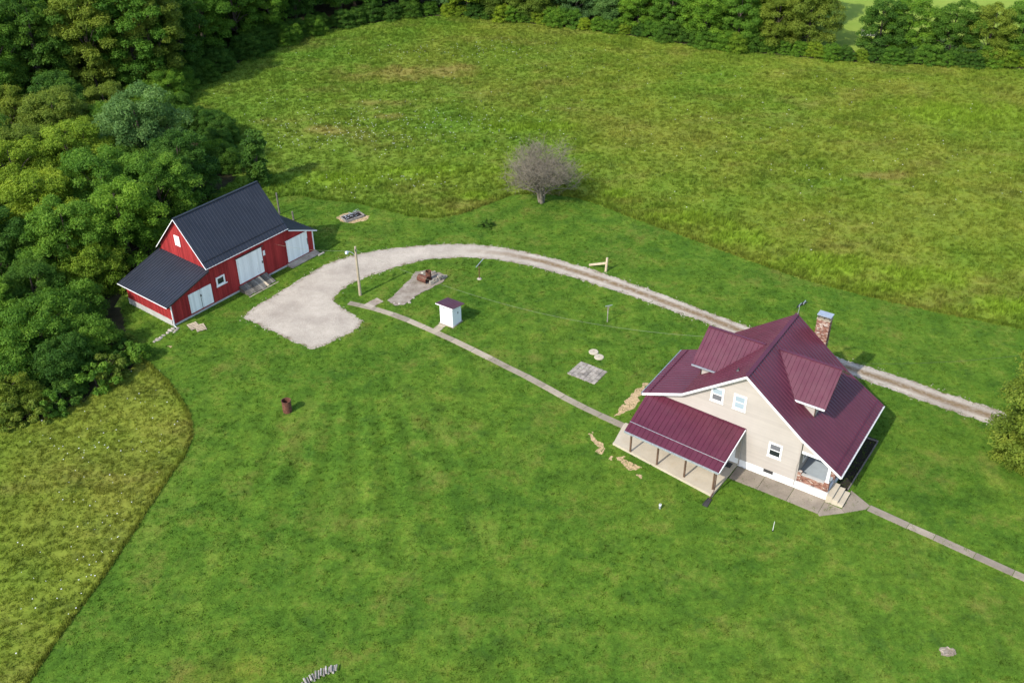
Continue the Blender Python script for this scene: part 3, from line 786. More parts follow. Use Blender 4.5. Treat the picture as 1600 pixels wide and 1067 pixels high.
# concrete steps off the porch
st = MB()
for i, (u0, u1, z1) in enumerate(((7.16, 7.60, 0.62), (7.602, 8.02, 0.42), (8.022, 8.42, 0.22))):
    s_b = MB(); s_b.box(u0, u1, -0.25 + 0.02 * i, 1.45, -0.05, z1, 0.4 + 0.1 * i); s_b.box(u0 - 0.0, u1 + 0.03, -0.25 + 0.02 * i, 1.46, z1 + 0.001, z1 + 0.03, 0.6); s_b.build('step', M['conc_porch'], house)

# side porch (lean-to) on the near gable
lt = ribbed('lean_to_roof', (-7.65, -4.0, 2.68), (0.28, -4.25, 2.42), (-7.75, -0.03, 3.92), (0.40, -0.03, 3.64), M['roof_red'], house, 0.40)
lt['label'] = 'burgundy lean-to roof over the side porch slab'
mb = MB(); mb.bar((-7.66, -3.16, 2.985), (0.30, -3.36, 2.74), 0.03, 0.035); mb.build('snow_guard', M['galv'], house)
mb = MB(); mb.bar((-7.66, -4.05, 2.58), (0.28, -4.30, 2.32), 0.10, 0.13); mb.build('gutter', M['galv'], house)
mb = MB(); mb.bar((-7.6, -3.62, 2.62), (0.2, -3.86, 2.38), 0.09, 0.18); mb.build('porch_beam', M['post_wood'], house)
mb = MB(); mb.bar((0.30, -4.24, 2.36), (0.40, -0.06, 3.57), 0.05, 0.16); mb.build('rake_board', M['white'], house)
mb = MB(); mb.bar((-7.75, -0.05, 3.97), (0.42, -0.05, 3.69), 0.12, 0.05); mb.build('flashing', M['roof_red_trim'], house)
for u, v, zt in ((-7.38, -3.30, 2.56), (-4.96, -3.52, 2.46), (-2.60, -3.66, 2.40), (-0.22, -3.74, 2.32)):
    mb = MB(); mb.box(u - 0.06, u + 0.06, v - 0.06, v + 0.06, 0.2, zt); mb.build('post', M['post_wood'], house)
slab = [(-9.0, -3.05), (0.02, -4.32), (0.16, -0.035), (-9.4, -0.3), (-9.45, -0.6)]
mb = MB(); mb.prism(slab, -0.05, 0.20); mb.build('porch_slab', M['conc_porch'], house)
mb = MB(); mb.prism([(-9.04, -3.1), (0.05, -4.38), (0.05, -4.20), (-9.02, -2.93)], -0.05, 0.204); mb.build('slab_kerb', M['conc_porch'], house)
d_ = MB(); fbox(d_, FR, -1.15, -0.15, 0.24, 2.35, 0.0, 0.06); dr = d_.build('side_door', M['white'], house)
d_ = MB(); fbox(d_, FR, -1.0, -0.3, 1.3, 2.2, 0.06, 0.072); d_.build('pane', M['glass'], dr)
d_ = MB(); fbox(d_, FR, -1.08, -1.02, 1.18, 1.26, 0.06, 0.12); d_.build('handle', M['dark_metal'], dr)
mb = MB(); mb.box(0.19, 0.27, -0.12, -0.05, 0.15, 3.4); mb.build('downspout', M['siding'], house)
mb = MB(); mb.tube([(0.14, -4.30, 2.3), (0.05, -4.1, 2.1), (0.02, -4.02, 0.55), (0.02, -4.2, 0.3), (0.0, -4.75, 0.1)], 0.05, 8); mb.build('downspout', M['brown_metal'], house)

# dormers (ridge across the main ridge)
def dormer(sg, u_out, u_in, u_wall):
    lab = 'left' if sg < 0 else 'right'
    d = empty('dormer', (0, 0, 0)); d.parent = house; d['label'] = 'gabled dormer on the %s roof slope' % lab
    vr, zr, ve, ze = 4.70, 8.24, 2.0, 6.28
    vb = 2 * vr - ve
    ribbed('dormer_roof', (sg * u_out, ve, ze), (sg * u_in, ve, ze), (sg * u_out, vr, zr), (sg * u_in, vr, zr), M['roof_red'], d, 0.36)
    ribbed('dormer_roof', (sg * u_out, vb, ze), (sg * u_in, vb, ze), (sg * u_out, vr, zr), (sg * u_in, vr, zr), M['roof_red'], d, 0.36)
    mb = MB(); mb.bar((sg * (u_out + 0.01), vr, zr + 0.03), (sg * (u_in + 0.1), vr, zr + 0.03), 0.24, 0.04); mb.build('ridge_cap', M['roof_red'], d)
    uw = sg * u_wall
    W_ = lambda s, z, o: (uw + sg * o, s, z)
    zb = zroof(uw) - 0.25
    def iv(z):
        if z < ze + 0.1: return (2.35, vb - 0.35)
        t = (z - ze - 0.1) / (zr - ze - 0.1)
        a = 2.35 + (vr - 2.35) * t
        return (a, 2 * vr - a) if a < vr - 0.02 else None
    clap(MB(), W_, iv, zb, zr - 0.1).build('dormer_wall', M['siding'], d)
    for vv, o in ((2.35, -1), (vb - 0.35, 1)):
        C_ = lambda s, z, oo, vv=vv, o=o: (s, vv + o * oo, z)
        def ci(z, uw=uw):
            inner = (8.63 - z) / 0.73
            inner = max(0.6, inner)
            a, b = sorted((sg * inner * 0.6, uw))
            return (a, b)
        clap(MB(), C_, ci, zb, ze + 0.12).build('cheek_wall', M['siding'], d)
    wn_ = window(d, W_, vr - 0.55, vr + 0.55, 6.25, 7.35, 'glass', 'glass')
    mb = MB(); mb.box(sg * u_out, sg * (u_in - 2.0), ve - 0.12, ve - 0.03, ze - 0.1, ze + 0.01); mb.build('gutter', M['galv'] if sg < 0 else M['white'], d)
    mb = MB(); mb.tube([(sg * (u_wall + 0.05), ve + 0.12, ze - 0.1), (sg * (u_wall + 0.02), ve + 0.24, ze - 0.35), (sg * (u_wall + 0.02), ve + 0.27, zroof(uw) + 0.08)], 0.04, 8); mb.build('downspout', M['brown_metal'], d)
    for vv in (ve, vb):
        mb = MB(); a = (sg * (u_out + 0.02), vv, ze - 0.09); b = (sg * (u_out + 0.02), vr, zr - 0.09); mb.bar(a, b, 0.04, 0.17); mb.build('rake_board', M['roof_red'], d)
    mb = MB()
    for vv in (ve, vb):
        a0 = Vector((sg * u_out, vv, ze - 0.13)); a1 = Vector((sg * u_out, vr, zr - 0.13)); k2 = Vector((-sg * (u_out - u_wall - 0.03), 0, 0))
        mb.hexa([a0, a1, a1 + k2, a0 + k2], [p + Vector((0, 0, 0.02)) for p in (a0, a1, a1 + k2, a0 + k2)])
    mb.build('soffit', M['white'], d)
dormer(-1, 5.25, 0.50, 4.55); dormer(1, 5.30, 0.40, 4.55)

# chimney of single bricks with a metal cap
ch = MB(); mo = MB()
cu0, cu1, cv0, cv1 = 1.55, 2.58, 9.63, 10.28
mo.box(cu0 + 0.012, cu1 - 0.012, cv0 + 0.012, cv1 - 0.012, -0.05, 8.70)
for sd, fn, a, b in ((1, lambda s, z, o: (s, cv0 + 0.012 - o, z), cu0, cu1), (2, lambda s, z, o: (s, cv1 - 0.012 + o, z), cu0, cu1), (3, lambda s, z, o: (cu0 + 0.012 - o, s, z), cv0, cv1), (4, lambda s, z, o: (cu1 - 0.012 + o, s, z), cv0, cv1)):
    brickwork(ch, fn, a, b, 0.0, 8.70, 0.0, 0.012, 70 + sd)
chm = ch.build('chimney', M['brick'], house); mo.build('mortar', M['mortar'], chm)
mb = MB(); mb.box(cu0 - 0.03, cu1 + 0.03, cv0 - 0.03, cv1 + 0.03, 8.702, 8.80); mb.build('chimney_crown', M['conc_walk'], chm)
mb = MB(); mb.box(cu0 - 0.05, cu1 + 0.05, cv0 - 0.05, cv1 + 0.05, 9.06, 9.12)
mb.build('chimney_cap', M['galv'], chm)
for du, dv in ((0.05, 0.05), (0.93, 0.05), (0.05, 0.55), (0.93, 0.55), (0.49, 0.05)):
    mb = MB(); mb.box(cu0 + du, cu0 + du + 0.05, cv0 + dv, cv0 + dv + 0.05, 8.80, 9.06); mb.build('cap_leg', M['dark_metal'], chm)
mb = MB(); mb.tube([(-1.19, 1.0, 7.70), (-1.19, 1.0, 8.05)], 0.05, 10); mb.lathe([(0.16, -0.12), (0.05, 0.0)], 12, (-1.19, 1.0, 7.92)); mb.build('vent_pipe', M['dark_metal'], house)
an = MB(); an.tube([(0.05, 9.45, 8.5), (0.10, 9.45, 9.42)], 0.022, 6); aerial = an.build('aerial_mast', M['galv'], house)
for i in range(4):
    a = MB(); t = i * 0.17
    a.bar((-0.04 + t * 0.9, 9.22, 9.38 + t), (-0.04 + t * 0.9, 9.68, 9.38 + t), 0.05, 0.16); a.build('aerial_element', M['black'] if i % 2 == 0 else M['galv'], aerial)
a = MB(); a.bar((-0.06, 9.45, 9.34), (0.62, 9.45, 9.98), 0.13, 0.06); a.build('aerial_boom', M['black'], aerial)

def HW(u, v, z=0.0):
    return (17.12 + u * math.cos(HY) - v * math.sin(HY), 59.87 + u * math.sin(HY) + v * math.cos(HY), z)

# doormat and splash block
e = empty('doormat', HW(-0.55, -0.55, 0.204), HY, 'small black doormat on the side porch by the white door', 'doormat')
mb = MB(); mb.box(-0.42, 0.42, -0.3, 0.3, 0, 0.02); mb.build('mat_pad', M['black'], e); mb = MB()
for i in range(7): mb.box(-0.38, 0.38, -0.27 + i * 0.08, -0.23 + i * 0.08, 0.021, 0.028)
mb.build('mat_ribs', M['dark_metal'], e)
e = empty('splash_block', HW(0.0, -5.05, 0.0), HY, 'black downspout trough lying on the grass off the side porch corner', 'splash block')
mb = MB(); mb.hexa([(-0.14, 0.42, 0), (0.14, 0.42, 0), (0.2, -0.5, 0), (-0.2, -0.5, 0)][::-1], [(-0.14, 0.42, 0.06), (0.14, 0.42, 0.06), (0.2, -0.5, 0.03), (-0.2, -0.5, 0.03)][::-1]); mb.build('trough_bed', M['dark_metal'], e)
for sg in (-1, 1):
    mb = MB(); mb.bar((sg * 0.14, 0.42, 0.09), (sg * 0.2, -0.5, 0.05), 0.03, 0.09); mb.build('trough_wall', M['dark_metal'], e)

# flower bed in the shade under the front porch
bed = [HW(*p)[:2] for p in ((7.2, 1.6), (8.15, 1.6), (8.25, 9.0), (7.2, 9.0))]
tag(sheet('flower_bed', bed, 0.010, 0.1, M['dark_soil'], 0.05, 2.0), kind='structure')
e = empty('bed_edging', HW(8.2, 5.2), HY, 'dark timber edging along the shaded bed beside the front porch', 'edging')
for i in range(3):
    mb = MB(); mb.bar((-0.05 + 0.045 * i, -3.3 + 2.25 * i, 0.05), (-0.02 + 0.045 * i, -1.08 + 2.25 * i, 0.05), 0.09, 0.14); mb.build('timber', M['plank_dark'], e)
mb = MB(); mb.bar((0.10, 3.5, 0.05), (-0.95, 3.5, 0.05), 0.09, 0.14); mb.build('timber', M['plank_dark'], e)

# ------------------------------------------------------------------ concrete walks, slab by slab
def pavement(name, cells, mat, top=0.05, seed=1):
    e = empty(name, (0, 0, 0)); tag(e, kind='structure')
    r = random.Random(seed)
    for c in cells:
        cx = sum(p[0] for p in c) / len(c); cy = sum(p[1] for p in c) / len(c)
        q = [(cx + (x - cx) * 0.985, cy + (y - cy) * 0.985) for x, y in c]
        mb = MB(); t = top + r.uniform(-0.012, 0.012)
        mb.prism(q if poly_area(q) > 0 else q[::-1], -0.05, t, r.random()); mb.build('slab', mat, e)
    return e
def poly_area(p):
    return sum(p[i][0] * p[(i + 1) % len(p)][1] - p[(i + 1) % len(p)][0] * p[i][1] for i in range(len(p))) / 2
def strip_cells(line, w, step, seed=2):
    r = random.Random(seed)
    pts = [Vector((x, y)) for x, y in line]
    seg = [0]
    for a, b in zip(pts, pts[1:]): seg.append(seg[-1] + (b - a).length)
    def at(s):
        for i in range(len(pts) - 1):
            if s <= seg[i + 1] or i == len(pts) - 2:
                t = (s - seg[i]) / max(1e-6, seg[i + 1] - seg[i]); return pts[i].lerp(pts[i + 1], t), (pts[i + 1] - pts[i]).normalized()
    s = 0; cells = []
    while s < seg[-1] - 0.2:
        e = min(seg[-1], s + step * r.uniform(0.75, 1.25))
        (a, d0), (b, d1) = at(s), at(e)
        n0 = Vector((-d0.y, d0.x)); n1 = Vector((-d1.y, d1.x)); k = w / 2 * r.uniform(0.96, 1.04)
        cells.append([tuple(a - n0 * k), tuple(b - n1 * k), tuple(b + n1 * k), tuple(a + n0 * k)])
        s = e
    return cells
WALK = GP([(977, 667), (940, 650), (900, 631), (865, 612), (830, 592), (795, 575), (760, 557), (725, 540), (700, 528), (675, 517), (655, 508), (635, 499.5), (612, 491), (590, 484), (570, 479), (545, 473.5)])
pavement('garden_walk', strip_cells(WALK, 0.66, 2.0), M['conc_walk'], 0.045, 4)
pavement('outhouse_walk', strip_cells(GP([(678, 519), (691.5, 508)]), 0.75, 0.8), M['conc_walk'], 0.04, 5)
pavement('rubble_walk', strip_cells(GP([(574, 480), (584, 473.5), (594, 468.5)]), 1.0, 0.6, 8), M['conc_old'], 0.04, 6)
apron = [[(0.2, -1.75), (2.45, -1.75), (2.45, -0.06), (0.2, -0.06)], [(2.45, -1.75), (4.75, -1.75), (4.75, -0.06), (2.45, -0.06)], [(4.75, -1.75), (7.15, -1.80), (7.15, -0.08), (4.75, -0.06)]]
apron = [[HW(*p)[:2] for p in c] for c in apron]
A1, A2, A3, A4, A5 = [ground_at(*p) for p in ((1280, 806.5), (1320, 801.5), (1353, 796), (1359.5, 790.5), (1329.5, 766))]
h1, h2, h3 = HW(7.15, -1.80)[:2], HW(7.15, -0.3)[:2], HW(8.45, -0.35)[:2]
h4 = HW(8.45, 1.5)[:2]
apron += [[h1, A1, A2, h3, h2], [A2, A3, A4, A5, h4, h3]]
pavement('house_apron', apron, M['conc_apron'], 0.05, 7)
pavement('front_walk', strip_cells(GP([(1357, 793.3), (1420, 822), (1480, 848), (1540, 876), (1600, 903), (1680, 938)]), 0.66, 2.4), M['conc_apron'], 0.045, 9)

# ------------------------------------------------------------------ barn
BY = R(52.5913)
barn = empty('barn', (-27.85, 84.61, 0), BY, 'red board barn with dark metal roof and white doors by the trees', 'barn')
VR, ZR, VE, ZE = 3.4, 8.31, -0.35, 4.23
VBk = 2 * VR - VE
U0, U1 = -1.62, 8.61
x = ribbed('roof', (U0, VE, ZE), (U1, VE, ZE), (U0, VR, ZR), (U1, VR, ZR), M['roof_slate'], barn, 0.36); x['label'] = 'steep dark metal roof slope over the big barn door'
ribbed('roof', (U0, VBk, ZE), (U1, VBk, ZE), (U0, VR, ZR), (U1, VR, ZR), M['roof_slate'], barn, 0.36)
x = ribbed('lean_to_roof', (-6.5, VE, 2.40), (-6.5, VBk, 2.40), (-1.32, VE, 3.98), (-1.32, VBk, 3.98), M['roof_slate'], barn, 0.36); x['label'] = 'low dark roof of the left lean-to'
x = ribbed('lean_to_roof', (12.28, VE, 2.52), (12.28, VBk, 2.52), (8.4, VE, 4.12), (8.4, VBk, 4.12), M['roof_slate'], barn, 0.36); x['label'] = 'low shaded dark roof of the right lean-to'
mb = MB(); mb.bar((U0 - .01, VR, ZR + 0.03), (U1 + .01, VR, ZR + 0.03), 0.26, 0.05); mb.build('ridge_cap', M['roof_slate_trim'], barn)
sl = (ZR - ZE) / (VR - VE)
mb = MB(); mb.bar((U0 + .05, VE + 0.42, ZE + 0.42 * sl + 0.06), (U1 - .05, VE + 0.42, ZE + 0.42 * sl + 0.06), 0.05, 0.05); mb.build('snow_guard', M['roof_slate_trim'], barn)
for u in (U0, U1):
    for v in (VE, VBk):
        mb = MB(); uu = u - 0.02 if u < 0 else u + 0.02
        mb.bar((uu, v, ZE - 0.05), (uu, VR, ZR - 0.05), 0.04, 0.06); mb.build('rake_trim', M['white_old'] if u < 0 else M['roof_slate_trim'], barn)
mb = MB(); mb.box(U0, U1, VE - 0.03, VE - 0.001, ZE - 0.07, ZE - 0.01); mb.build('fascia', M['white_old'], barn)
mb = MB(); mb.bar((-6.5, VE - 0.02, 2.34), (-1.4, VE - 0.02, 3.90), 0.035, 0.12); mb.build('rake_trim', M['roof_slate_trim'], barn)
mb = MB(); mb.box(-6.53, -6.50, VE, VBk, 2.31, 2.39); mb.build('fascia', M['white_old'], barn)
mb = MB(); mb.bar((12.28, VE - 0.02, 2.46), (8.62, VE - 0.02, 3.98), 0.035, 0.10); mb.build('rake_trim', M['white_old'], barn)
def boards(fn, s0, s1, zb, ztop, seed, w=0.2):
    mb = MB(); r = random.Random(seed); s = s0
    while s < s1 - 0.01:
        e_ = min(s + w * r.uniform(0.85, 1.15), s1); g = 0.008; o = r.uniform(0.015, 0.03)
        a, b = s + g, e_ - g
        mb.hexa([fn(a, zb, 0), fn(b, zb, 0), fn(b, zb, o), fn(a, zb, o)], [fn(a, ztop(a), 0), fn(b, ztop(b), 0), fn(b, ztop(b), o), fn(a, ztop(a), o)], r.random())
        s = e_
    mb.hexa([fn(s0, zb, -0.05), fn(s1, zb, -0.05), fn(s1, zb, 0.0), fn(s0, zb, 0.0)], [fn(s0, min(ztop(s0), ztop(s1)), -0.05), fn(s1, min(ztop(s0), ztop(s1)), -0.05), fn(s1, min(ztop(s0), ztop(s1)), -0.001), fn(s0, min(ztop(s0), ztop(s1)), -0.001)], 0.1)
    return mb
BF = lambda s, z, o: (s, -o, z)
BL = lambda s, z, o: (-5.9 - o, s, z)
BG = lambda s, z, o: (-1.3 - o, s, z)
BGR = lambda s, z, o: (8.35 + o, s, z)
BR = lambda s, z, o: (11.9 + o, s, z)
BB = lambda s, z, o: (s, 6.8 + o, z)
def ltz(s): return 2.40 + (s + 6.5) * 0.305 - 0.06
def rtz(s): return 2.52 + (12.28 - s) * 0.412 - 0.06
boards(BF, -5.9, -1.35, 0.21, ltz, 1).build('lean_to_wall', M['barn_red'], barn)
boards(BF, -1.35, 8.35, 0.21, lambda s: 4.50, 2).build('front_wall', M['barn_red'], barn)
boards(BF, 8.35, 11.9, 0.21, rtz, 3).build('lean_to_wall', M['barn_red'], barn)
boards(BL, 0.0, 6.8, 0.62, lambda s: 2.50, 4).build('side_wall', M['barn_red'], barn)
gz = lambda s: min(ZE + (s - VE) * sl, ZE + (VBk - s) * sl) - 0.1
boards(BG, 0.0, 6.8, 3.3, gz, 5, 0.17).build('gable_wall', M['barn_red'], barn)
boards(BGR, 0.0, 6.8, 3.3, gz, 6, 0.17).build('gable_wall', M['barn_red'], barn)
boards(BR, 0.0, 6.8, 0.32, lambda s: 2.6, 7).build('side_wall', M['barn_red'], barn)
boards(BB, -5.9, 11.9, 0.3, lambda s: ltz(s) if s < -1.3 else (rtz(s) if s > 8.4 else 4.4), 8, 0.4).build('rear_wall', M['barn_red'], barn)
mb = MB(); mb.box(-5.92, 11.92, -0.03, 0.15, -0.1, 0.20); mb.box(-5.95, -5.75, 0.15, 6.85, -0.1, 0.62); mb.box(11.75, 11.95, 0.15, 6.8, -0.1, 0.30); mb.box(-5.75, 11.75, 6.6, 6.83, -0.1, 0.29); mb.build('foundation', M['conc_grey'], barn)
for u in (-5.9, 11.9):
    mb = MB(); mb.box(u - 0.07, u + 0.07, -0.05, -0.032, 0.3, 2.42); mb.build('corner_board', M['white_old'], barn)
mb = MB(); mb.tube([(-6.05, -0.22, 2.3), (-5.97, -0.12, 2.1), (-5.97, -0.12, 0.1), (-5.97, -0.4, 0.05)], 0.045, 8); mb.build('downspout', M['white_old'], barn)
def barn_door(s0, s1, z0, z1, leaves, label, seed, skew=0.0):
    d = empty('door', (0, 0, 0)); d.parent = barn; d['label'] = label
    w = (s1 - s0) / leaves
    for i in range(leaves):
        a, b = s0 + i * w + 0.015, s0 + (i + 1) * w - 0.015
        mb = MB(); r = random.Random(seed + i); s = a
        while s < b - 0.01:
            e_ = min(b, s + 0.21); fbox(mb, BF, s + 0.004, e_ - 0.004, z0, z1, 0.035, 0.07 + r.uniform(0, 0.006), r.random()); s = e_
        mb.build('door_leaf', M['white_old'], d)
    return d
d = barn_door(-3.9, -1.22, 0.38, 2.40, 2, 'white double doors of the left barn lean-to with black latch', 31)
mb = MB(); fbox(mb, BF, -2.60, -2.48, 1.62, 1.86, 0.08, 0.12); mb.build('latch', M['black'], d)
mb = MB(); fbox(mb, BF, -2.575, -2.545, 0.4, 1.55, 0.077, 0.09); mb.build('latch_bar', M['black'], d)
d = barn_door(2.02, 5.2, 0.76, 3.52, 1, 'tall plain white sliding door in the middle of the barn', 41)
mb = MB(); mb.bar((1.9, -0.10, 3.60), (5.4, -0.10, 3.60), 0.06, 0.09); mb.build('door_track', M['dark_metal'], d)
mb = MB(); fbox(mb, BF, 5.02, 5.12, 1.8, 2.05, 0.078, 0.12); mb.build('handle', M['dark_metal'], d)
d = barn_door(8.3, 11.15, 0.36, 2.74, 1, 'wide white door of the right barn lean-to', 51)
mb = MB(); mb.bar((8.2, -0.10, 2.80), (11.3, -0.10, 2.80), 0.05, 0.07); mb.build('door_track', M['white_old'], d)
mb = MB(); fbox(mb, BF, 11.04, 11.10, 1.3, 2.0, 0.078, 0.1); mb.build('handle', M['dark_metal'], d)
w_ = MB(); s0, s1, z0, z1, t_ = -0.58, 0.45, 1.75, 2.68, 0.16
fbox(w_, BF, s0, s0 + t_, z0, z1, 0.0, 0.07); fbox(w_, BF, s1 - t_, s1, z0, z1, 0.0, 0.07); fbox(w_, BF, s0 + t_, s1 - t_, z0, z0 + t_, 0.0, 0.072); fbox(w_, BF, s0 + t_, s1 - t_, z1 - t_, z1, 0.0, 0.072)
fbox(w_, BF, s0 - 0.06, s1 + 0.2, z0 - 0.08, z0 - 0.002, 0.0, 0.11)
w_ = w_.build('window', M['white_old'], barn)
mb = MB(); fbox(mb, BF, s0 + t_, s1 - t_, z0 + t_, z1 - t_, 0.031, 0.036); mb.build('pane', M['glass'], w_)
w_ = MB(); fbox(w_, BG, 3.42, 4.2, 5.25, 6.33, 0.03, 0.07); w_ = w_.build('loft_hatch', M['white_old'], barn); w_['label'] = 'small white loft hatch in the red gable'
mb = MB(); fbox(mb, BG, 3.50, 4.12, 5.76, 5.82, 0.07, 0.085); mb.build('hatch_batten', M['white_old'], w_)
mb = MB(); fbox(mb, BF, 5.33, 5.58, 2.48, 3.0, 0.03, 0.06); sg_ = mb.build('notice_board', M['white_old'], barn)
mb = MB(); fbox(mb, BF, 5.38, 5.53, 2.58, 2.90, 0.06, 0.066); mb.build('paper', M['white'], sg_)
def BW(u, v, z=0.0):
    return (-27.85 + u * math.cos(BY) - v * math.sin(BY), 84.61 + u * math.sin(BY) + v * math.cos(BY), z)
ramp = empty('barn_ramp', BW(3.6, -0.6), BY, 'weathered plank ramp in front of the tall barn door', 'ramp')
r = random.Random(8)
for i in range(15):
    u0 = -1.75 + i * 0.235; pale = i in (10,)
    mb = MB(); a = u0 + 0.012; b = u0 + 0.223; ln = r.uniform(-0.1, 0.1)
    mb.hexa([(a, -0.85 + ln, -0.02), (b, -0.85 + ln, -0.02), (b, 0.53, -0.02), (a, 0.53, -0.02)], [(a, -0.85 + ln, 0.06), (b, -0.85 + ln, 0.06), (b, 0.53, 0.60 + r.uniform(-.02, .02)), (a, 0.53, 0.60)], r.random())
    mb.build('plank', M['pale_wood'] if pale else M['plank_dark'], ramp)
mb = MB(); mb.box(-1.85, 1.9, -1.10, -0.97, -0.03, 0.03); mb.build('footing', M['conc_old'], ramp)
sill = empty('door_sill', BW(9.8, -0.45), BY, 'concrete sill slab below the right barn lean-to door', 'sill')
mb = MB(); mb.hexa([(-1.7, -0.35, -0.03), (2.2, -0.35, -0.03), (2.2, 0.4, -0.03), (-1.7, 0.4, -0.03)], [(-1.7, -0.32, 0.08), (2.2, -0.32, 0.08), (2.2, 0.4, 0.26), (-1.7, 0.4, 0.26)]); mb.build('sill_slab', M['conc_old'], sill)
mb = MB(); mb.box(1.75, 2.55, -0.62, -0.36, -0.03, 0.10); mb.build('sill_stone', M['stone'], sill)

# ------------------------------------------------------------------ outhouse
oh = empty('outhouse', (-5.48, 79.38, 0), HY, 'small white board outhouse with a burgundy roof beside the garden walk', 'outhouse')
OF = lambda s, z, o: (s, -o, z); OR = lambda s, z, o: (o, s, z); OL = lambda s, z, o: (-1.41 - o, s, z); OB = lambda s, z, o: (s, 1.35 + o, z)
zt = lambda v: 2.18 - v * 0.20
for fn, a, b, f_, sd in ((OF, -1.41, 0.0, lambda s: zt(0), 61), (OB, -1.41, 0.0, lambda s: zt(1.35), 62), (OR, 0.0, 1.35, zt, 63), (OL, 0.0, 1.35, zt, 64)):
    boards(fn, a, b, 0.06, f_, sd, 0.17).build('wall', M['white_old'], oh)
ribbed('roof', (-1.72, 1.62, zt(1.62) + 0.03), (0.27, 1.62, zt(1.62) + 0.03), (-1.72, -0.26, zt(-0.26) + 0.03), (0.27, -0.26, zt(-0.26) + 0.03), M['roof_red'], oh, 0.24, 0.03)
mb = MB(); mb.box(-1.70, 0.26, -0.285, -0.262, zt(-.26) - 0.09, zt(-.26) + 0.01); mb.build('fascia', M['white'], oh)
mb = MB(); mb.box(-1.55, 0.12, -0.12, 1.45, -0.05, 0.055); mb.build('base_slab', M['conc_walk'], oh)
mb = MB(); fbox(mb, OF, -1.2, -0.70, 1.83, 1.88, 0.03, 0.045); mb.build('vent_slot', M['black'], oh)
dd = MB(); fbox(dd, OR, 0.2, 1.05, 0.1, 1.85, 0.03, 0.05); dd = dd.build('door', M['white_old'], oh)
mb = MB(); fbox(mb, OR, 0.74, 0.82, 1.16, 1.36, 0.05, 0.08); mb.build('latch', M['dark_metal'], dd)

# ------------------------------------------------------------------ trees
def quads_from_leaves(C, N, size, asp, g, lv):
    n = len(C)
    ref = g.normal(size=(n, 3)); t1 = np.cross(N, ref); t1 /= np.linalg.norm(t1, axis=1, keepdims=True) + 1e-9
    t2 = np.cross(N, t1)
    a = (size * asp)[:, None] * t1; b = size[:, None] * t2
    cup = N * (size * 0.22)[:, None]
    V = np.stack([C - b, C + a * 0.8 + cup * 0.5, C + b, C - a * 0.8 + cup * 0.5], 1).reshape(-1, 3)
    return V, np.arange(4 * n).reshape(-1, 4)

def crown_mesh(name, clumps, per, smin, smax, seed, asp=0.55, flat=0.5):
    """clumps: list of (x,y,z,r); leaves sit on the outer half of every clump, so the crown keeps gaps between clumps"""
    g = np.random.default_rng(seed)
    K = np.array(clumps); cnt = np.maximum(8, (per * (K[:, 3] / K[:, 3].mean()) ** 2)).astype(int)
    ci = np.repeat(np.arange(len(K)), cnt); n = len(ci)
    d = g.normal(size=(n, 3)); d /= np.linalg.norm(d, axis=1, keepdims=True)
    d[:, 2] = np.where(d[:, 2] < -0.35, -d[:, 2] * 0.6, d[:, 2])
    rad = K[ci, 3] * (0.55 + 0.55 * g.random(n) ** 0.6)
    # lumpy clump surface
    ph = K[ci, :3].sum(1) * 3.1
    rad *= 1 + 0.22 * np.sin(d[:, 0] * 5 + ph) * np.sin(d[:, 1] * 5 + ph * 1.7) + 0.12 * np.sin(d[:, 2] * 9 + ph)
    C = K[ci, :3] + d * rad[:, None] * np.array([1, 1, 0.82])
    N = d * (1 - flat) + np.array([0, 0, flat]) + g.normal(size=(n, 3)) * 0.45
    N /= np.linalg.norm(N, axis=1, keepdims=True)
    size = g.uniform(smin, smax, n)
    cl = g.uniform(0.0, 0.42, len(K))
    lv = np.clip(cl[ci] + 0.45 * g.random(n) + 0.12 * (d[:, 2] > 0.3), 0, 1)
    V, F = quads_from_leaves(C, N, size, asp, g, lv)
    return np_mesh(name, V, F, {'lv': ('FACE', lv)}, LEAF['green'])

def trunk_mesh(name, h, r, limbs, seed, lean=0.05):
    g = random.Random(seed); mb = MB()
    top = (g.uniform(-lean, lean) * h, g.uniform(-lean, lean) * h, h)
    pts = [(0, 0, -0.2), (top[0] * .2, top[1] * .2, h * .3), (top[0] * .55 + g.uniform(-.1, .1), top[1] * .55, h * .65), top]
    mb.tube([pts[0], (0, 0, 0.25)] + pts[1:], [r * 1.5, r * 1.05, r * 0.9, r * 0.6, r * 0.18], 8)
    for (x, y, z, cr) in limbs:
        z0 = max(0.18 * h, min(h * .9, z * g.uniform(0.45, 0.7))); t = z0 / h
        b = Vector((top[0] * t, top[1] * t, z0)); e = Vector((x, y, z))
        m = b.lerp(e, 0.5) + Vector((0, 0, g.uniform(0.1, 0.12) * (e - b).length))
        mb.tube([b, m, e], [r * 0.45 * (1 - t * 0.5), r * 0.26, r * 0.07], 5, cap=False)
    me = mb.build('tmp', M['bark']); data = me.data; bpy.data.objects.remove(me); data.name = name
    return data

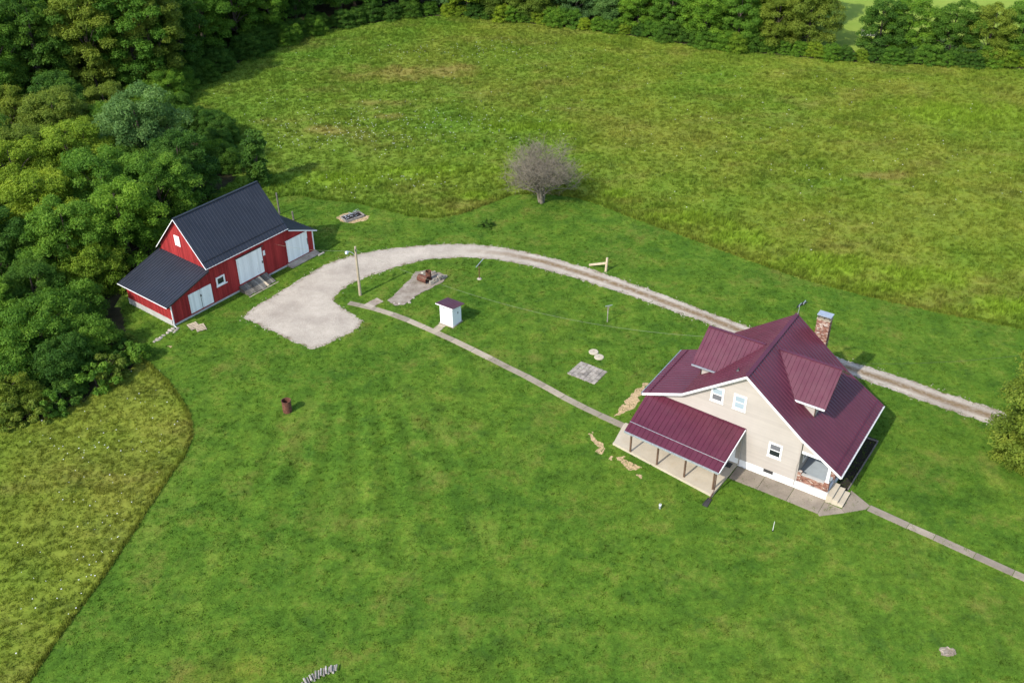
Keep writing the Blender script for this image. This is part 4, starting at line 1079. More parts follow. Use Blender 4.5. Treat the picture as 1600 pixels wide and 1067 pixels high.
PROTO = {}
def make_proto(key, kind, h, rx, seed, nclump, per, smin, smax):
    g = random.Random(seed); cl = []
    tries = 0
    while len(cl) < nclump and tries < 4000:
        tries += 1
        t = 2 * math.pi * g.random(); ph = g.random()
        if kind == 'tall':        # broad crown on a visible trunk
            zz = h * (0.16 + 0.80 * ph); prof = math.sin(math.pi * min(1, max(0, (zz / h - 0.06) / 0.98))) ** 0.6
        elif kind == 'round':     # low skirted crown
            zz = h * (0.12 + 0.80 * ph); prof = math.sqrt(max(0.02, 1 - ((zz / h - 0.42) / 0.58) ** 2))
        elif kind == 'mound':     # vine-covered mound reaching the ground
            zz = h * (0.03 + 0.85 * ph); prof = math.sqrt(max(0.02, 1 - (zz / h) ** 2.2))
        else:                     # slender sapling
            zz = h * (0.15 + 0.80 * ph); prof = 0.85 - 0.55 * abs(zz / h - 0.5)
        q = rx * prof * (0.35 + 0.60 * g.random() ** 0.5) * (1 + 0.18 * math.sin(3 * t + seed))
        rc = rx * g.uniform(0.15, 0.29) * (1.9 if kind == 'slender' else 1.0)
        p = (q * math.cos(t), q * math.sin(t), zz, rc)
        if all((p[0] - c[0]) ** 2 + (p[1] - c[1]) ** 2 + (p[2] - c[2]) ** 2 > (0.62 * (rc + c[3])) ** 2 for c in cl): cl.append(p)
    crown = crown_mesh('crown_' + key, cl, per, smin, smax, seed, flat=0.42 if kind != 'mound' else 0.3)
    trunk = trunk_mesh('trunk_' + key, h * (0.88 if kind != 'mound' else 0.6), 0.035 * h * (0.6 if kind != 'tall' else 0.55), g.sample(cl, min(len(cl), 12)), seed)
    PROTO[key] = (trunk, crown, h, rx)
for i in range(4): make_proto('tall%d' % i, 'tall', 15.0, 4.4, 20 + i, 78, 560, 0.085, 0.19)
for i in range(5): make_proto('round%d' % i, 'round', 9.5, 3.9, 40 + i, 80, 600, 0.065, 0.15)
for i in range(4): make_proto('mound%d' % i, 'mound', 4.6, 3.3, 60 + i, 70, 480, 0.055, 0.128)
for i in range(3): make_proto('bush%d' % i, 'mound', 1.7, 1.3, 80 + i, 22, 150, 0.06, 0.13)
make_proto('sapling', 'slender', 6.0, 1.3, 90, 26, 260, 0.09, 0.18)

def plant(name, key, x, y, s, leaf, label, cat, group=None, rz=None, sz=1.0, rnd=random.Random(99)):
    tr, cr, h, rx = PROTO[key]
    e = empty(name, (x, y, 0), rnd.uniform(0, 6.28) if rz is None else rz, label, cat, group)
    e.scale = (s, s, s * sz)
    link('trunk' if cat == 'tree' else 'stem', tr, e)
    c = link('crown' if cat == 'tree' else 'foliage', cr, e)
    c.material_slots[0].link = 'OBJECT'; c.material_slots[0].material = LEAF[leaf]
    return e

ORD = ['first', 'second', 'third', 'fourth', 'fifth', 'sixth', 'seventh', 'eighth', 'ninth', 'tenth', 'eleventh', 'twelfth', 'thirteenth', 'fourteenth', 'fifteenth', 'sixteenth', 'seventeenth', 'eighteenth', 'nineteenth', 'twentieth',
       'twenty-first', 'twenty-second', 'twenty-third', 'twenty-fourth', 'twenty-fifth', 'twenty-sixth', 'twenty-seventh', 'twenty-eighth', 'twenty-ninth', 'thirtieth', 'thirty-first', 'thirty-second', 'thirty-third', 'thirty-fourth', 'thirty-fifth', 'thirty-sixth', 'thirty-seventh', 'thirty-eighth', 'thirty-ninth', 'fortieth', 'forty-first', 'forty-second', 'forty-third', 'forty-fourth', 'forty-fifth', 'forty-sixth', 'forty-seventh', 'forty-eighth', 'forty-ninth', 'fiftieth']
HUE = {'green': 'mid green', 'yellow': 'yellow-green', 'blue': 'blue-green', 'dark': 'dark green', 'olive': 'olive'}

def scatter(poly, gap, seed, fixed=(), maxn=400, keep=None):
    g = random.Random(seed); P = np.array(poly); x0, y0 = P.min(0); x1, y1 = P.max(0)
    pts = list(fixed); out = []
    for _ in range(9000):
        x, y = g.uniform(x0, x1), g.uniform(y0, y1)
        if abs(x) > 0.50 * y + 10: continue
        if not in_poly(np.array([x]), np.array([y]), poly)[0]: continue
        if keep and not keep(x, y): continue
        if all((x - a) ** 2 + (y - b) ** 2 > gap * gap for a, b in pts):
            pts.append((x, y)); out.append((x, y))
            if len(out) >= maxn: break
    return out

tr_rng = random.Random(17)
def along_line(pts, step, off, seed, jit=1.2):
    g = random.Random(seed); P = [Vector((a, b)) for a, b in pts]; out = []; carry = 0
    for a, b in zip(P, P[1:]):
        L = (b - a).length; d = (b - a).normalized(); n = Vector((-d.y, d.x)); t = carry
        while t < L:
            p = a + d * t + n * (off + g.uniform(-jit, jit)); out.append((p.x, p.y)); t += step * g.uniform(0.85, 1.15)
        carry = t - L
    return out

# near wood: named individuals first
near = [  # x, y, proto, scale, zscale, leaf, label
    (-42.5, 111.0, 'round0', 1.24, 1.0, 'blue', 'large blue-green tree at the top of the near wood, beside the field'),
    (-36.8, 105.2, 'round1', 0.95, 0.95, 'dark', 'dark green tree directly behind the right end of the barn roof'),
    (-37.5, 98.8, 'round2', 1.02, 0.95, 'green', 'leafy tree rising behind the barn ridge'),
    (-48.5, 105.0, 'round3', 1.05, 1.0, 'yellow', 'yellow-green tree left of the large blue-green tree'),
    (-53.0, 100.5, 'round4', 1.05, 1.0, 'yellow', 'bright yellow-green tree at the left picture edge above the barn'),
    (-43.0, 98.0, 'round2', 1.08, 1.0, 'green', 'broad mid green tree in the middle of the near wood'),
    (-38.8, 91.5, 'round0', 0.98, 1.0, 'green', 'full-crowned green tree behind the barn gable'),
    (-47.5, 93.5, 'round1', 1.02, 1.0, 'yellow', 'yellow-green tree in the near wood with sunlit upper crown'),
    (-43.4, 88.0, 'round3', 0.95, 1.0, 'green', 'green tree of the near wood level with the barn loft hatch'),
    (-49.8, 87.0, 'round4', 0.95, 1.0, 'dark', 'dark green tree at the left edge level with the barn'),
    (-41.2, 86.6, 'mound0', 0.95, 1.2, 'yellow', 'rounded yellow-green tree just left of the barn lean-to roof'),
    (-44.5, 81.5, 'round2', 0.72, 0.9, 'dark', 'shaded tree in the dark gap left of the barn lean-to'),
    (-46.5, 77.0, 'round0', 0.75, 0.9, 'green', 'green tree above the vine-covered thicket at left'),
]
for x, y, p, s, sz, lf, lab in near: plant('deciduous_tree', p, x, y, s, lf, lab, 'tree', 'trees of the near wood', sz=sz)
thicket = [(-40.9, 79.8, 0.98, 'green', 'vine-covered thicket mound nearest the barn wall'), (-37.2, 75.4, 0.76, 'green', 'low vine-covered mound at the right tip of the thicket'),
           (-41.5, 75.0, 1.15, 'green', 'big vine-covered mound in the middle of the thicket'), (-38.6, 71.6, 0.86, 'dark', 'dark leafy mound at the lower edge of the thicket'),
           (-43.2, 70.6, 1.05, 'green', 'vine-covered mound near the left edge of the thicket'), (-41.2, 67.2, 0.74, 'olive', 'small olive scrub mound at the lower left corner of the thicket'),
           (-45.6, 66.0, 0.9, 'yellow', 'yellowish scrub mound cut by the left picture edge'), (-46.6, 72.5, 1.1, 'green', 'tall leafy mound cut by the left edge above the scrub')]
for i, (x, y, s, lf, lab) in enumerate(thicket): plant('thicket_bush', 'mound%d' % (i % 4), x, y, s, lf, lab, 'shrub', 'bushes of the vine-covered thicket', sz=1.05)
for i, (x, y) in enumerate(sorted(along_line(WOOD_EDGE, 1.5, 0.9, 41, 0.5), key=lambda p: photo_x((p[0], p[1], 0.5)))):
    plant('fringe_bush', 'bush%d' % tr_rng.randrange(3), x, y, tr_rng.uniform(0.8, 1.35), tr_rng.choice(['green', 'dark', 'olive']), 'small bush, %s from left along the foot of the vine-covered thicket' % ORD[min(i, 49)], 'shrub', 'bushes at the foot of the thicket')
fix = [(a[0], a[1]) for a in near] + [(a[0], a[1]) for a in thicket]
for x, y in scatter(NEARW, 5.3, 3, fix, 60, lambda x, y: x < -40 and y > 78 and y < 126 and not (x > -48 and y > 106)):
    plant('deciduous_tree', 'round%d' % tr_rng.randrange(5), x, y, tr_rng.uniform(0.75, 1.05), tr_rng.choice(['green', 'green', 'dark', 'yellow', 'olive']), 'leafy tree among the packed crowns of the near wood', 'tree', 'trees packed inside the near wood')
plant('sapling', 'sapling', -29.6, 110.0, 1.12, 'dark', 'slender dark sapling standing alone at the field corner behind the barn', 'tree')
# far wood at upper left: edge row, interior, fringe shrubs
FE = FIELD_EDGE
edge_w = along_line([(-78, 126), (-62, 131), (-50, 137)] + FE[4:9], 6.2, 4.0, 4)
edge_w = [p for p in edge_w if abs(p[0]) < 0.5 * p[1] + 6]
edge_w.sort(key=lambda p: photo_x((p[0], p[1], 8)))
for i, (x, y) in enumerate(edge_w):
    lf = tr_rng.choice(['dark', 'green', 'olive', 'dark', 'green']); s = tr_rng.uniform(0.82, 1.08)
    plant('woodland_tree', 'tall%d' % tr_rng.randrange(4), x, y, s, lf, '%s tree, %s from left in the front row of the upper left wood' % (HUE[lf], ORD[min(i, 49)]), 'tree', 'front row of the upper left wood')
inner = scatter(FARW, 6.0, 8, edge_w, 130, lambda x, y: y < 212 and x < -6 and not (x > -50 and y < 146))
for x, y in inner:
    plant('woodland_tree', 'tall%d' % tr_rng.randrange(4), x, y, tr_rng.uniform(0.9, 1.18), tr_rng.choice(['green', 'dark', 'yellow', 'green', 'olive']), 'tall tree deep inside the dark wood at upper left', 'tree', 'trees deep in the upper left wood')
for i, (x, y) in enumerate(sorted(along_line([(-50, 136)] + FE[4:9], 3.0, 1.2, 6, 0.8), key=lambda p: photo_x((p[0], p[1], 1)))):
    plant('fringe_bush', 'mound%d' % tr_rng.randrange(4), x, y, tr_rng.uniform(0.42, 0.72), tr_rng.choice(['dark', 'green', 'dark']), 'bushy shrub, %s from left along the foot of the upper left wood' % ORD[min(i, 49)], 'shrub', 'shrubs along the foot of the upper left wood')
for x, y in scatter(FARW, 4.2, 21, [], 70, lambda x, y: y < 165 and dist_line(np.array([x]), np.array([y]), [(-78, 126), (-62, 131), (-50, 137)] + FE[4:7])[0] < 13):
    plant('understory_bush', 'mound%d' % tr_rng.randrange(4), x, y, tr_rng.uniform(0.6, 1.0), tr_rng.choice(['dark', 'green', 'dark']), 'shrub under the tall trees of the upper left wood', 'shrub', 'shrubs under the upper left wood')
for x, y in along_line([(-47.5, 137), (-36, 124), (-34, 114)], 3.0, -1.2, 31, 0.9) + along_line([(-70, 124), (-56, 126), (-47, 131)], 3.6, 0, 32, 1.5):
    plant('fringe_bush', 'mound%d' % tr_rng.randrange(4), x, y, tr_rng.uniform(0.5, 0.8), tr_rng.choice(['dark', 'green', 'olive']), 'shrub in the dark gap between the near and the upper left wood', 'shrub', 'shrubs between the two woods')
# tree line behind the field, left to right
TL = FE[8:17]
front = along_line(TL, 5.4, 4.2, 12)
front = [p for p in front if p[0] < 0.5 * p[1] + 18 and not (50.5 < p[0] < 54.0)]
front.sort(key=lambda p: photo_x((p[0], p[1], 5)))
for i, (x, y) in enumerate(front):
    lf = tr_rng.choice(['green', 'dark', 'green', 'olive', 'yellow', 'blue']); big = x > 54
    s = tr_rng.uniform(0.78, 0.98) if big else tr_rng.uniform(0.85, 1.10)
    plant('hedgerow_tree', 'round%d' % tr_rng.randrange(5), x, y, s, lf, '%s tree, %s from left in the front row of the far tree line' % (HUE[lf], ORD[min(i, 49)]), 'tree', 'front row of the far tree line')
for off, sd, sc in ((11.0, 13, 1.15), (17.5, 14, 1.3)):
    for x, y in along_line(TL, 6.3, off, sd):
        if x > 49 or x > 0.5 * y + 8: continue
        plant('hedgerow_tree', 'round%d' % tr_rng.randrange(5), x, y, tr_rng.uniform(0.9, 1.1) * sc, tr_rng.choice(['green', 'dark', 'yellow', 'green', 'olive']), 'taller tree in the rear rows of the far tree line', 'tree', 'rear rows of the far tree line')
for i, (x, y) in enumerate(sorted([p for p in along_line(TL, 2.4, 1.0, 16, 0.7) if p[0] < 0.5 * p[1] + 14], key=lambda p: photo_x((p[0], p[1], 1)))):
    plant('hedge_bush', 'mound%d' % tr_rng.randrange(4), x, y, tr_rng.uniform(0.36, 0.66), tr_rng.choice(['green', 'dark', 'yellow', 'green']), 'low shrub, %s from left along the foot of the far tree line' % ORD[min(i, 49)], 'shrub', 'shrubs along the foot of the far tree line')
# weeds and low bushes in the yard
bx, by = ground_at(761, 354)
plant('garden_shrub', 'bush0', bx, by, 0.62, 'dark', 'small dark shrub alone on the lawn below the bare tree', 'shrub', sz=0.75)
# tree cut by the right picture edge
fx_, fy_ = ground_at(1662, 640, 4.8)
plant('feathery_tree', 'round3', fx_, fy_, 1.16, 'olive', 'yellow-green feathery tree cut off by the right picture edge', 'tree', sz=0.92, rz=0.6)
fx_, fy_ = ground_at(1625, 715, 1.2)
plant('feathery_bush', 'mound1', fx_, fy_, 0.80, 'olive', 'olive bush below the tree at the right picture edge', 'shrub', sz=1.0)

# ---- bare grey tree on the lawn edge
def bare_tree(x, y, seed=7):
    e = empty('bare_tree', (x, y, 0), 0, 'bare grey spreading tree at the edge of lawn and field', 'tree')
    g = random.Random(seed); tr = MB(); br = MB(); tw = MB()
    def grow(p, d, L, r, lev):
        n = 3 if lev < 3 else 2; pts = [p]; rr = [r]
        for i in range(n):
            d = (d + Vector((g.uniform(-1, 1), g.uniform(-1, 1), g.uniform(-0.7, 0.8))) * (0.18 + 0.05 * lev)).normalized()
            p = p + d * (L / n); pts.append(p); rr.append(r * (1 - 0.45 * (i + 1) / n))
        m = tr if lev == 0 else (br if lev < 3 else tw)
        m.tube(pts, rr, 8 if lev == 0 else (5 if lev < 3 else 3), cap=False, val=g.random())
        if lev >= 5: return
        kids = (6, 5, 5, 3, 3)[lev]
        for k in range(kids):
            t = g.uniform(0.35, 1.0) if lev else g.uniform(0.38, 1.0)
            i = min(n - 1, int(t * n)); q = pts[i].lerp(pts[i + 1], t * n - i)
            az = 2 * math.pi * (k + g.random() * 0.7) / kids
            side = Vector((math.cos(az), math.sin(az), g.uniform(-0.22, 1.0)))
            nd = (d * (0.45 if lev else 0.40) + side * (0.75 if lev else 0.85)).normalized()
            if lev >= 2: nd = (nd + Vector((0, 0, g.choice((-0.35, 0.1, 0.15))))).normalized()
            grow(q, nd, L * g.uniform(0.62, 0.82) * (1.35 if lev == 0 else 1.0), max(0.011, rr[i] * (0.62 if lev else 0.5)), lev + 1)
    for a in ((0.1, 0.05), (-0.12, 0.08), (0.02, -0.1)):
        grow(Vector((a[0], a[1], -0.1)), Vector((a[0] * 2.2, a[1] * 2.2, 1)).normalized(), 2.3, 0.165, 0)
    tr.build('trunk', M['grey_bark'], e); br.build('branches', M['grey_bark'], e); tw.build('twigs', M['grey_bark'], e)
    return e
bt = bare_tree(*ground_at(846, 317))
bt.scale = (1.24, 1.24, 1.20)

# ------------------------------------------------------------------ poles, lines, posts
px, py = -14.77, 85.31
pole = empty('utility_pole', (px, py, 0), 0, 'wooden utility pole with a yard lamp beside the gravel drive', 'pole')
mb = MB(); mb.tube([(0, 0, -0.1), (-0.01, 0, 2.5), (-0.02, 0, 5.35)], [0.15, 0.125, 0.10], 12); mb.build('post', M['pole_wood'], pole)
mb = MB(); mb.tube([(-0.05, 0, 4.35), (-0.35, -0.03, 4.72), (-0.62, -0.06, 4.86), (-0.80, -0.08, 4.84)], 0.028, 8); arm = mb.build('lamp_arm', M['galv'], pole)
mb = MB(); mb.lathe([(0.02, 0.14), (0.10, 0.12), (0.20, 0.0), (0.17, -0.02)], 16, (-0.86, -0.08, 4.78)); mb.build('lamp_shade', M['galv'], pole)
mb = MB(); mb.lathe([(0.15, 0.0), (0.14, -0.12), (0.06, -0.2), (0.0, -0.21)], 14, (-0.86, -0.08, 4.77)); mb.build('lamp_lens', M['lens'], pole)
mb = MB(); mb.bar((-0.02, -0.13, 4.9), (-0.02, -0.13, 5.15), 0.07, 0.07); mb.build('insulator', M['dark_metal'], pole)
def cable(a, b, sag, r, mat, label, n=36):
    mb = MB(); a, b = Vector(a), Vector(b); pts = []
    for i in range(n + 1):
        t = i / n; p = a.lerp(b, t); p.z -= sag * 4 * t * (1 - t); pts.append(p)
    mb.tube(pts, r, 5)
    return tag(mb.build('power_line', mat), label, 'cable', 'overhead wires')
bw = BW(6.87, -0.06, 3.14)
cable((px - 0.02, py - 0.14, 5.05), bw, 0.35, 0.007, M['wire'], 'overhead wire between the barn front and the utility pole')
cable((px - 0.02, py - 0.14, 5.1), HW(-4.75, 8.9, 5.0), 2.1, 0.008, M['wire'], 'sagging overhead wire from the utility pole to the house')
q = ground_at(1760, 528, 6.5)
cable(HW(3.6, 9.3, 5.5), (q[0], q[1], 6.5), 0.9, 0.008, M['wire_dark'], 'overhead wire leaving the house towards the right picture edge')

def tpost(x, y, h, mat, label, armlen, ang, base=False, tilt=0.0):
    e = empty('clothesline_post', (x, y, 0), ang, label, 'post')
    mb = MB(); mb.tube([(0, 0, -0.1), (0, 0, h)], 0.045, 8); mb.build('post', mat, e)
    mb = MB(); mb.bar((-armlen * 0.4, 0, h + 0.02 - tilt), (armlen * 0.6, 0, h + 0.02 + tilt), 0.05, 0.05); mb.build('crossarm', M['galv'], e)
    mb = MB(); mb.tube([(0, 0, h - 0.4), (armlen * 0.3, 0, h + tilt * 0.5)], 0.015, 5); mb.build('brace', mat, e)
    if base:
        mb = MB(); mb.lathe([(0.0, 0.13), (0.14, 0.12), (0.24, 0.04), (0.25, -0.05)], 9, (0, 0, 0)); mb.build('footing', M['stone'], e)
    return e
x, y = ground_at(749, 436); tpost(x, y, 1.75, M['rust'], 'rusty clothesline post with a slanting pale arm and stone footing', 1.3, R(56), True, 0.18)
x, y = ground_at(949, 503); tpost(x, y, 1.75, M['grey_wood'], 'thin grey clothesline post on the lawn between drive and house', 0.7, R(20))
x, y = ground_at(946.5, 424); e = empty('braced_post', (x, y, 0), 0, 'pale wooden fence post with a leaning timber brace beside the drive', 'post')
mb = MB(); mb.tube([(0, 0, -0.1), (0.08, 0, 1.55)], [0.13, 0.11], 9); mb.build('post', M['pale_wood'], e)
x2, y2 = ground_at(921, 415); mb = MB(); mb.bar((0.0, 0.02, 0.95), (x2 - x, y2 - y, 0.08), 0.17, 0.17); mb.build('brace', M['pale_wood'], e)
for (qx, qy, h, lab) in ((437, 335, 2.6, 'tall dark fence post behind the right end of the barn'), (459, 345, 1.1, 'short dark fence post behind the barn lean-to roof')):
    x, y = ground_at(qx, qy); e = empty('fence_post', (x, y, 0), 0, lab, 'post', 'fence posts behind the barn')
    mb = MB(); mb.tube([(0, 0, -0.1), (-0.04, 0.02, h)], [0.11, 0.09], 8); mb.build('post', M['plank_dark'], e)
    mb = MB(); mb.tube([(-0.04, 0.02, h), (-0.04, 0.02, h + 0.04)], [0.095, 0.03], 8); mb.build('post_cap', M['plank_dark'], e)

# ------------------------------------------------------------------ yard things
def drum(name, x, y, label, lying=None, r=0.29, h=0.88, opened=True, z=0.0, s=1.0):
    e = empty(name, (x, y, z), 0, label, 'drum')
    n = 28; prof = [(r, 0.0)]
    for zc in (0.3, 0.6):
        prof += [(r, h * zc - 0.03), (r + 0.014, h * zc), (r, h * zc + 0.03)]
    prof += [(r, h - 0.02), (r + 0.012, h)]
    if opened: prof += [(r - 0.012, h), (r - 0.014, 0.03), (0.0, 0.03)]
    else: prof += [(r - 0.015, h), (r - 0.02, h - 0.02), (0.0, h - 0.02)]
    mb = MB(); mb.lathe(prof, n); mb.add([(r * math.cos(2 * math.pi * k / n), r * math.sin(2 * math.pi * k / n), 0.0) for k in range(n)], [tuple(reversed(range(n)))])
    mb.build('shell', M['rust'], e)
    mb = MB(); mb.lathe([(r + 0.0005, h - 0.05), (r + 0.018, h - 0.02), (r + 0.02, h + 0.012), (r - 0.016, h + 0.012)], n); mb.build('rim', M['rust'], e)
    e.scale = (s, s, s)
    if lying is not None:
        e.rotation_euler = (R(90), 0, lying); e.location.z = r * s
    return e
x, y = ground_at(449.5, 642.5); drum('burn_barrel', x, y, 'rusty open burn barrel standing alone on the lawn', s=1.28)
# old foundation slab with drums and block rubble
fp = GP([(605, 470), (622, 455), (634, 443), (645, 432), (650, 425), (666, 423), (688, 427), (699, 434), (692, 441), (676, 450), (660, 458), (645, 467), (632, 477), (618, 478)])
tag(sheet('old_foundation', fp, 0.05, 0.10, M['conc_old'], 0.20, 1.2), kind='structure')
x, y = ground_at(651, 438); drum('rusty_drum', x + 0.25, y, 'rusty drum lying on its side on the old concrete slab', lying=R(55), s=1.25)
x, y = ground_at(670, 438); drum('rusty_drum', x, y, 'rusty drum standing upright on the old concrete slab', s=1.0, h=1.05)
r = random.Random(4)
blk = MB(); blk.box(-0.2, 0.2, -0.1, -0.065, 0, 0.2); blk.box(-0.2, 0.2, 0.065, 0.1, 0, 0.2)
for a in (-0.2, -0.0175, 0.165): blk.box(a, a + 0.035, -0.064, 0.064, 0, 0.2)
t = blk.build('tmp', M['stone']); blk_me = t.data; bpy.data.objects.remove(t); blk_me.name = 'concrete_block'
for qx, qy, n in ((676, 444, 2), (681, 441, 2), (686, 438.5, 3), (691, 436, 2), (695, 434, 1), (684, 432, 1), (676, 428, 1)):
    for i in range(n):
        x, y = ground_at(qx, qy); o = link('concrete_block', blk_me, None, (x + r.uniform(-.12, .12), y + r.uniform(-.12, .12), 0.06 + 0.2 * i)); o.rotation_euler = (0, 0, R(40) + r.uniform(-.4, .4))
        tag(o, 'loose concrete block piled along the right edge of the old slab', 'block', 'concrete blocks on the old slab')
def rock_mesh(seed, s):
    g = random.Random(seed); mb = MB(); n = 8
    pr = [(0.02, 0.55), (0.55, 0.48), (0.95, 0.15), (0.9, -0.2)]
    b = []
    for rr, z in pr:
        for k in range(n):
            t = 2 * math.pi * k / n; q = rr * s * g.uniform(0.75, 1.15); b.append((q * math.cos(t), q * math.sin(t) * 0.75, z * s * g.uniform(0.8, 1.2)))
    mb.add(b, [(i * n + k, (i + 1) * n + k, (i + 1) * n + (k + 1) % n, i * n + (k + 1) % n) for i in range(3) for k in range(n)], g.random())
    t = mb.build('tmp', M['stone']); d = t.data; bpy.data.objects.remove(t); d.name = 'rock'
    return d
rocks = [rock_mesh(s, 1.0) for s in range(4)]
for i, (qx, qy, s) in enumerate(((270, 514, .28), (275, 516, .22), (266, 516.5, .3), (278, 513, .2), (262, 520, .24), (256, 524, .22), (251, 528, .26), (246, 531, .3), (272, 519, .18), (241, 534, .2))):
    x, y = ground_at(qx, qy); o = link('rock', rocks[i % 4], None, (x, y, 0)); o.scale = (s, s, s * 0.8); o.rotation_euler = (0, 0, i * 1.3)
    tag(o, 'grey rock in the rubble trail at the left front barn corner', 'rock', 'rubble at the barn corner')
for i, (qx, qy, s) in enumerate(((640, 473, .2), (632, 475, .16), (624, 475, .18), (646, 466, .16), (616, 474, .14), (655, 430, .2), (660, 427, .22), (668, 425, .2))):
    x, y = ground_at(qx, qy); o = link('rock', rocks[i % 4], None, (x, y, 0.03)); o.scale = (s, s, s * 0.7); o.rotation_euler = (0, 0, i * 0.9)
    tag(o, 'broken stone lying on the rim of the old concrete slab', 'rock', 'stones on the old slab')
# pallets by the barn
for i, (qx, qy, ang, lab) in enumerate(((303, 510.5, R(38), 'left of two pale wooden pallets on the grass before the barn'), (313.5, 513, R(30), 'right of two pale wooden pallets on the grass before the barn'))):
    x, y = ground_at(qx, qy); e = empty('wooden_pallet', (x, y, 0), ang, lab, 'pallet', 'pallets before the barn')
    for j in range(5):
        mb = MB(); mb.box(-0.45, 0.45, -0.55 + j * 0.24, -0.40 + j * 0.24, 0.092, 0.115, 0.2 + 0.15 * j); mb.build('slat', M['pale_wood'], e)
    for j in range(3):
        mb = MB(); mb.box(-0.44 + j * 0.40, -0.36 + j * 0.40, -0.55, 0.56, 0.0, 0.09, 0.1); mb.build('runner', M['grey_wood'], e)
# scrap heap in a timber frame
x, y = ground_at(551, 340.5); e = empty('raised_bed', (x, y, 0), R(38), 'low timber bed full of scrap near the field edge behind the barn', 'raised bed')
for a, b in (((-1.15, -0.62), (1.15, -0.62)), ((1.15, -0.62), (1.15, 0.62)), ((1.15, 0.62), (-1.15, 0.62)), ((-1.15, 0.62), (-1.15, -0.62))):
    mb = MB(); d = Vector((b[0] - a[0], b[1] - a[1])).normalized() * 0.06; mb.bar((a[0] + d.x, a[1] + d.y, 0.13), (b[0] - d.x, b[1] - d.y, 0.13), 0.1, 0.28); mb.build('timber', M['grey_wood'], e)
mb = MB(); mb.box(-1.08, 1.08, -0.55, 0.55, -0.02, 0.14); mb.build('soil_fill', M['dark_soil'], e)
tag(sheet('bare_soil', [(x + 1.7 * math.cos(a), y + 1.25 * math.sin(a)) for a in np.linspace(0, 6.2, 20)], 0.009, 0.09, M['soil'], 0.35, 1.6), kind='structure')
for i in range(14):
    a = Vector((r.uniform(-0.95, 0.7), r.uniform(-0.45, 0.45), 0.17 + r.uniform(0, .18))); d = Vector((r.uniform(-.7, .7), r.uniform(-.4, .4), r.uniform(-.03, .28)))
    mb = MB(); mb.tube([a, a + d * 0.5 + Vector((0, 0, 0.05)), a + d], 0.03, 6, 0.5); o = mb.build('scrap_pipe', M['galv'] if i % 3 else M['dark_metal'])
    o.matrix_world = Matrix.Translation((x, y, 0)) @ Matrix.Rotation(R(38), 4, 'Z'); tag(o, 'length of scrap metal pipe heaped in the timber bed', 'pipe', 'scrap pipes in the timber bed')
mb = MB()
for s in (0, 1):
    cx_ = 0.35 + s * 0.42; mb.tube([(cx_ + 0.22 * math.cos(t), 0.1 + 0.08 * s, 0.52 + 0.22 * math.sin(t)) for t in np.linspace(0, 6.283, 15)], 0.018, 5, cap=False)
mb.tube([(0.35, 0.1, 0.52), (0.56, 0.14, 0.78), (0.77, 0.18, 0.52)], 0.018, 5)
o = mb.build('wheel_frame', M['galv']); o.matrix_world = Matrix.Translation((x, y, 0)) @ Matrix.Rotation(R(38), 4, 'Z'); tag(o, 'bent pale metal wheel frame standing on the scrap in the timber bed', 'metal frame')
# flagstone patio square
c4 = GP([(886, 584), (908, 565), (949, 581), (929, 601)])
e = empty('stone_patio', (0, 0, 0)); tag(e, kind='structure')
def bil(s, t): 
    a = Vector(c4[0]).lerp(Vector(c4[3]), s); b = Vector(c4[1]).lerp(Vector(c4[2]), s); return a.lerp(b, t)
g = random.Random(6); rows = 7
for i in range(rows):
    t = 0; 
    while t < 0.97:
        t2 = min(1.0, t + g.uniform(0.13, 0.32)); t2 = 1.0 if t2 > 0.93 else t2
        ds, dt = 0.006, 0.009
        s0, s1 = i / rows + ds, (i + 1) / rows - ds
        q = [tuple(bil(s0, t + dt)), tuple(bil(s1, t + dt)), tuple(bil(s1, t2 - dt)), tuple(bil(s0, t2 - dt))]
        mb = MB(); mb.prism(q if poly_area(q) > 0 else q[::-1], -0.03, 0.06 + g.uniform(-.012, .012), g.random()); mb.build('paver', M['paver'], e)
        t = t2
tag(sheet('patio_joint', c4, 0.02, 0.15, M['conc_walk']), kind='structure')
for qx, qy, lab in ((927.5, 550.3, 'round concrete lid further from the stone patio'), (936, 558.3, 'round concrete lid nearer the stone patio')):
    x, y = ground_at(qx, qy); e = empty('round_lid', (x, y, 0), 0, lab, 'lid', 'concrete lids by the patio')
    mb = MB(); mb.lathe([(0.0, 0.09), (0.40, 0.085), (0.43, 0.06), (0.44, -0.03)], 26); mb.build('lid_disc', M['conc_porch'], e)
    mb = MB(); mb.tube([(-0.07, 0, 0.085), (-0.05, 0, 0.13), (0.05, 0, 0.13), (0.07, 0, 0.085)], 0.012, 6); mb.build('handle', M['rust'], e)
# curved row of split logs at the bottom edge
for i in range(14):
    t = i / 13.0; qx = 474 + 52 * t; qy = 1071 - 25 * t - 5 * math.sin(3.1 * t)
    x, y = ground_at(qx, qy); a = R(118) - 0.55 * t + r.uniform(-.12, .12)
    mb = MB(); n = 6; w = r.uniform(0.06, 0.085); Ln = r.uniform(0.42, 0.56)
    prof = [(w * r.uniform(.8, 1.1) * math.cos(2 * math.pi * k / n), w * r.uniform(.8, 1.1) * math.sin(2 * math.pi * k / n)) for k in range(n)]
    mb.hexa([(-Ln / 2, p, z) for p, z in prof], [(Ln / 2, p, z) for p, z in prof], r.uniform(0.2, 1.0))
    o = mb.build('split_log', M['grey_wood'], loc=(x, y, 0.08 + (0.13 if i % 2 else 0.0))); o.rotation_euler = (0, 0, a); tag(o, 'weathered split log, %s from left in the curved row at bottom edge' % ORD[min(i, 49)], 'log', 'logs in the curved row')
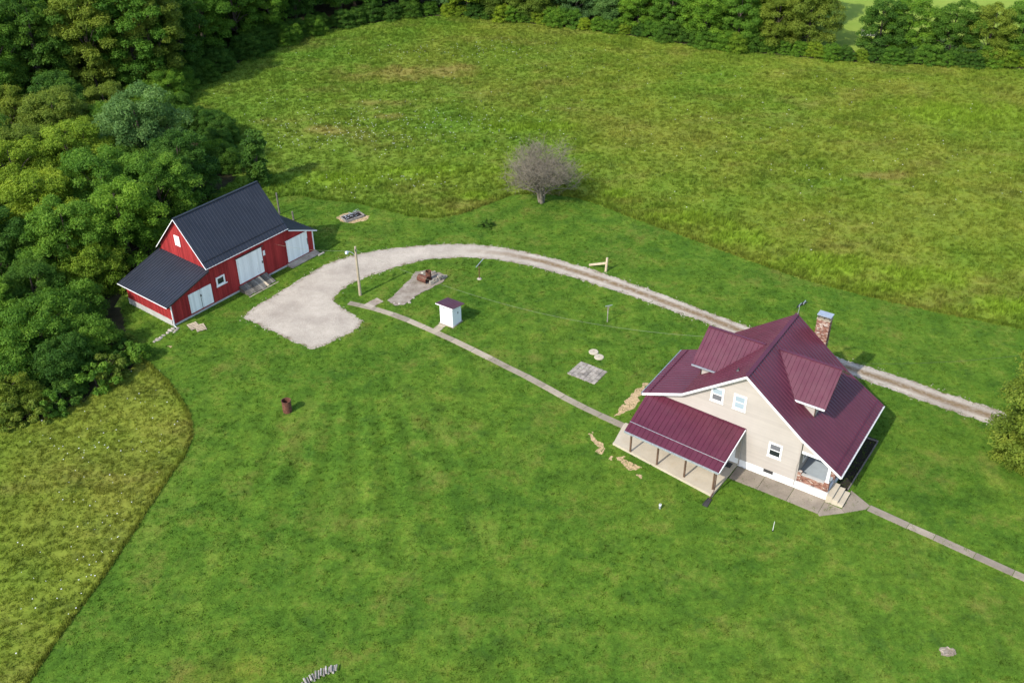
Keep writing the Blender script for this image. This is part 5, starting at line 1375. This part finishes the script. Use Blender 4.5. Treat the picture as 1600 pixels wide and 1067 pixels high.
# little pipes, stake, star-shaped stone ring
x, y = ground_at(1031, 794.5); e = empty('vent_pipe', (x, y, 0), 0, 'short white pipe stub in the lawn below the side porch', 'pipe')
mb = MB(); mb.lathe([(0.075, -0.05), (0.075, 0.40), (0.06, 0.40), (0.058, 0.1), (0, 0.1)], 14); mb.build('pipe_wall', M['galv'], e)
mb = MB(); mb.lathe([(0.076, 0.32), (0.095, 0.33), (0.095, 0.42), (0.062, 0.42)], 14); mb.build('pipe_collar', M['white'], e)
x, y = ground_at(1207, 830); e = empty('marker_stake', (x, y, 0), 0, 'thin white marker stake standing in the lawn below the house', 'stake')
mb = MB(); mb.tube([(0, 0, -0.05), (0.02, 0, 0.95)], 0.018, 6); mb.build('rod', M['white'], e)
mb = MB(); mb.bar((0, 0, 0.0), (0, 0, 0.12), 0.06, 0.06); mb.build('foot', M['dark_metal'], e)
x, y = ground_at(1481, 1018); e = empty('stone_ring', (x, y, 0), 0.2, 'small star-shaped ring of pale stones on the lawn at lower right', 'stone ring')
for i in range(10):
    a = 2 * math.pi * i / 10; rr = 0.52 if i % 2 == 0 else 0.30; a2 = 2 * math.pi * (i + 1) / 10; r2 = 0.52 if (i + 1) % 2 == 0 else 0.30
    mb = MB(); mb.bar((rr * math.cos(a) * 0.96, rr * math.sin(a) * .70, 0.03), (r2 * math.cos(a2) * 0.96, r2 * math.sin(a2) * .70, 0.03), 0.05, 0.08, r.random()); mb.build('edging_stone', M['conc_old'], e)
tag(sheet('bare_soil', [(x + 0.5 * math.cos(a), y + 0.36 * math.sin(a)) for a in np.linspace(0, 6.2, 20)], 0.009, 0.04, M['conc_old'], 0.2, 4.0), kind='structure')
# pale culvert wall in the gap of the far tree line
x, y = ground_at(1358, 56); e = empty('culvert_wall', (x, y, 0), R(-12), 'pale concrete culvert wall in the gap of the far tree line', 'wall')
mb = MB(); mb.box(-1.3, 1.3, -0.15, 0.15, -0.1, 0.8); mb.build('headwall', M['conc_grey'], e)
mb = MB(); mb.box(-1.4, 1.4, -0.22, 0.22, 0.802, 0.9); mb.build('coping', M['conc_porch'], e)
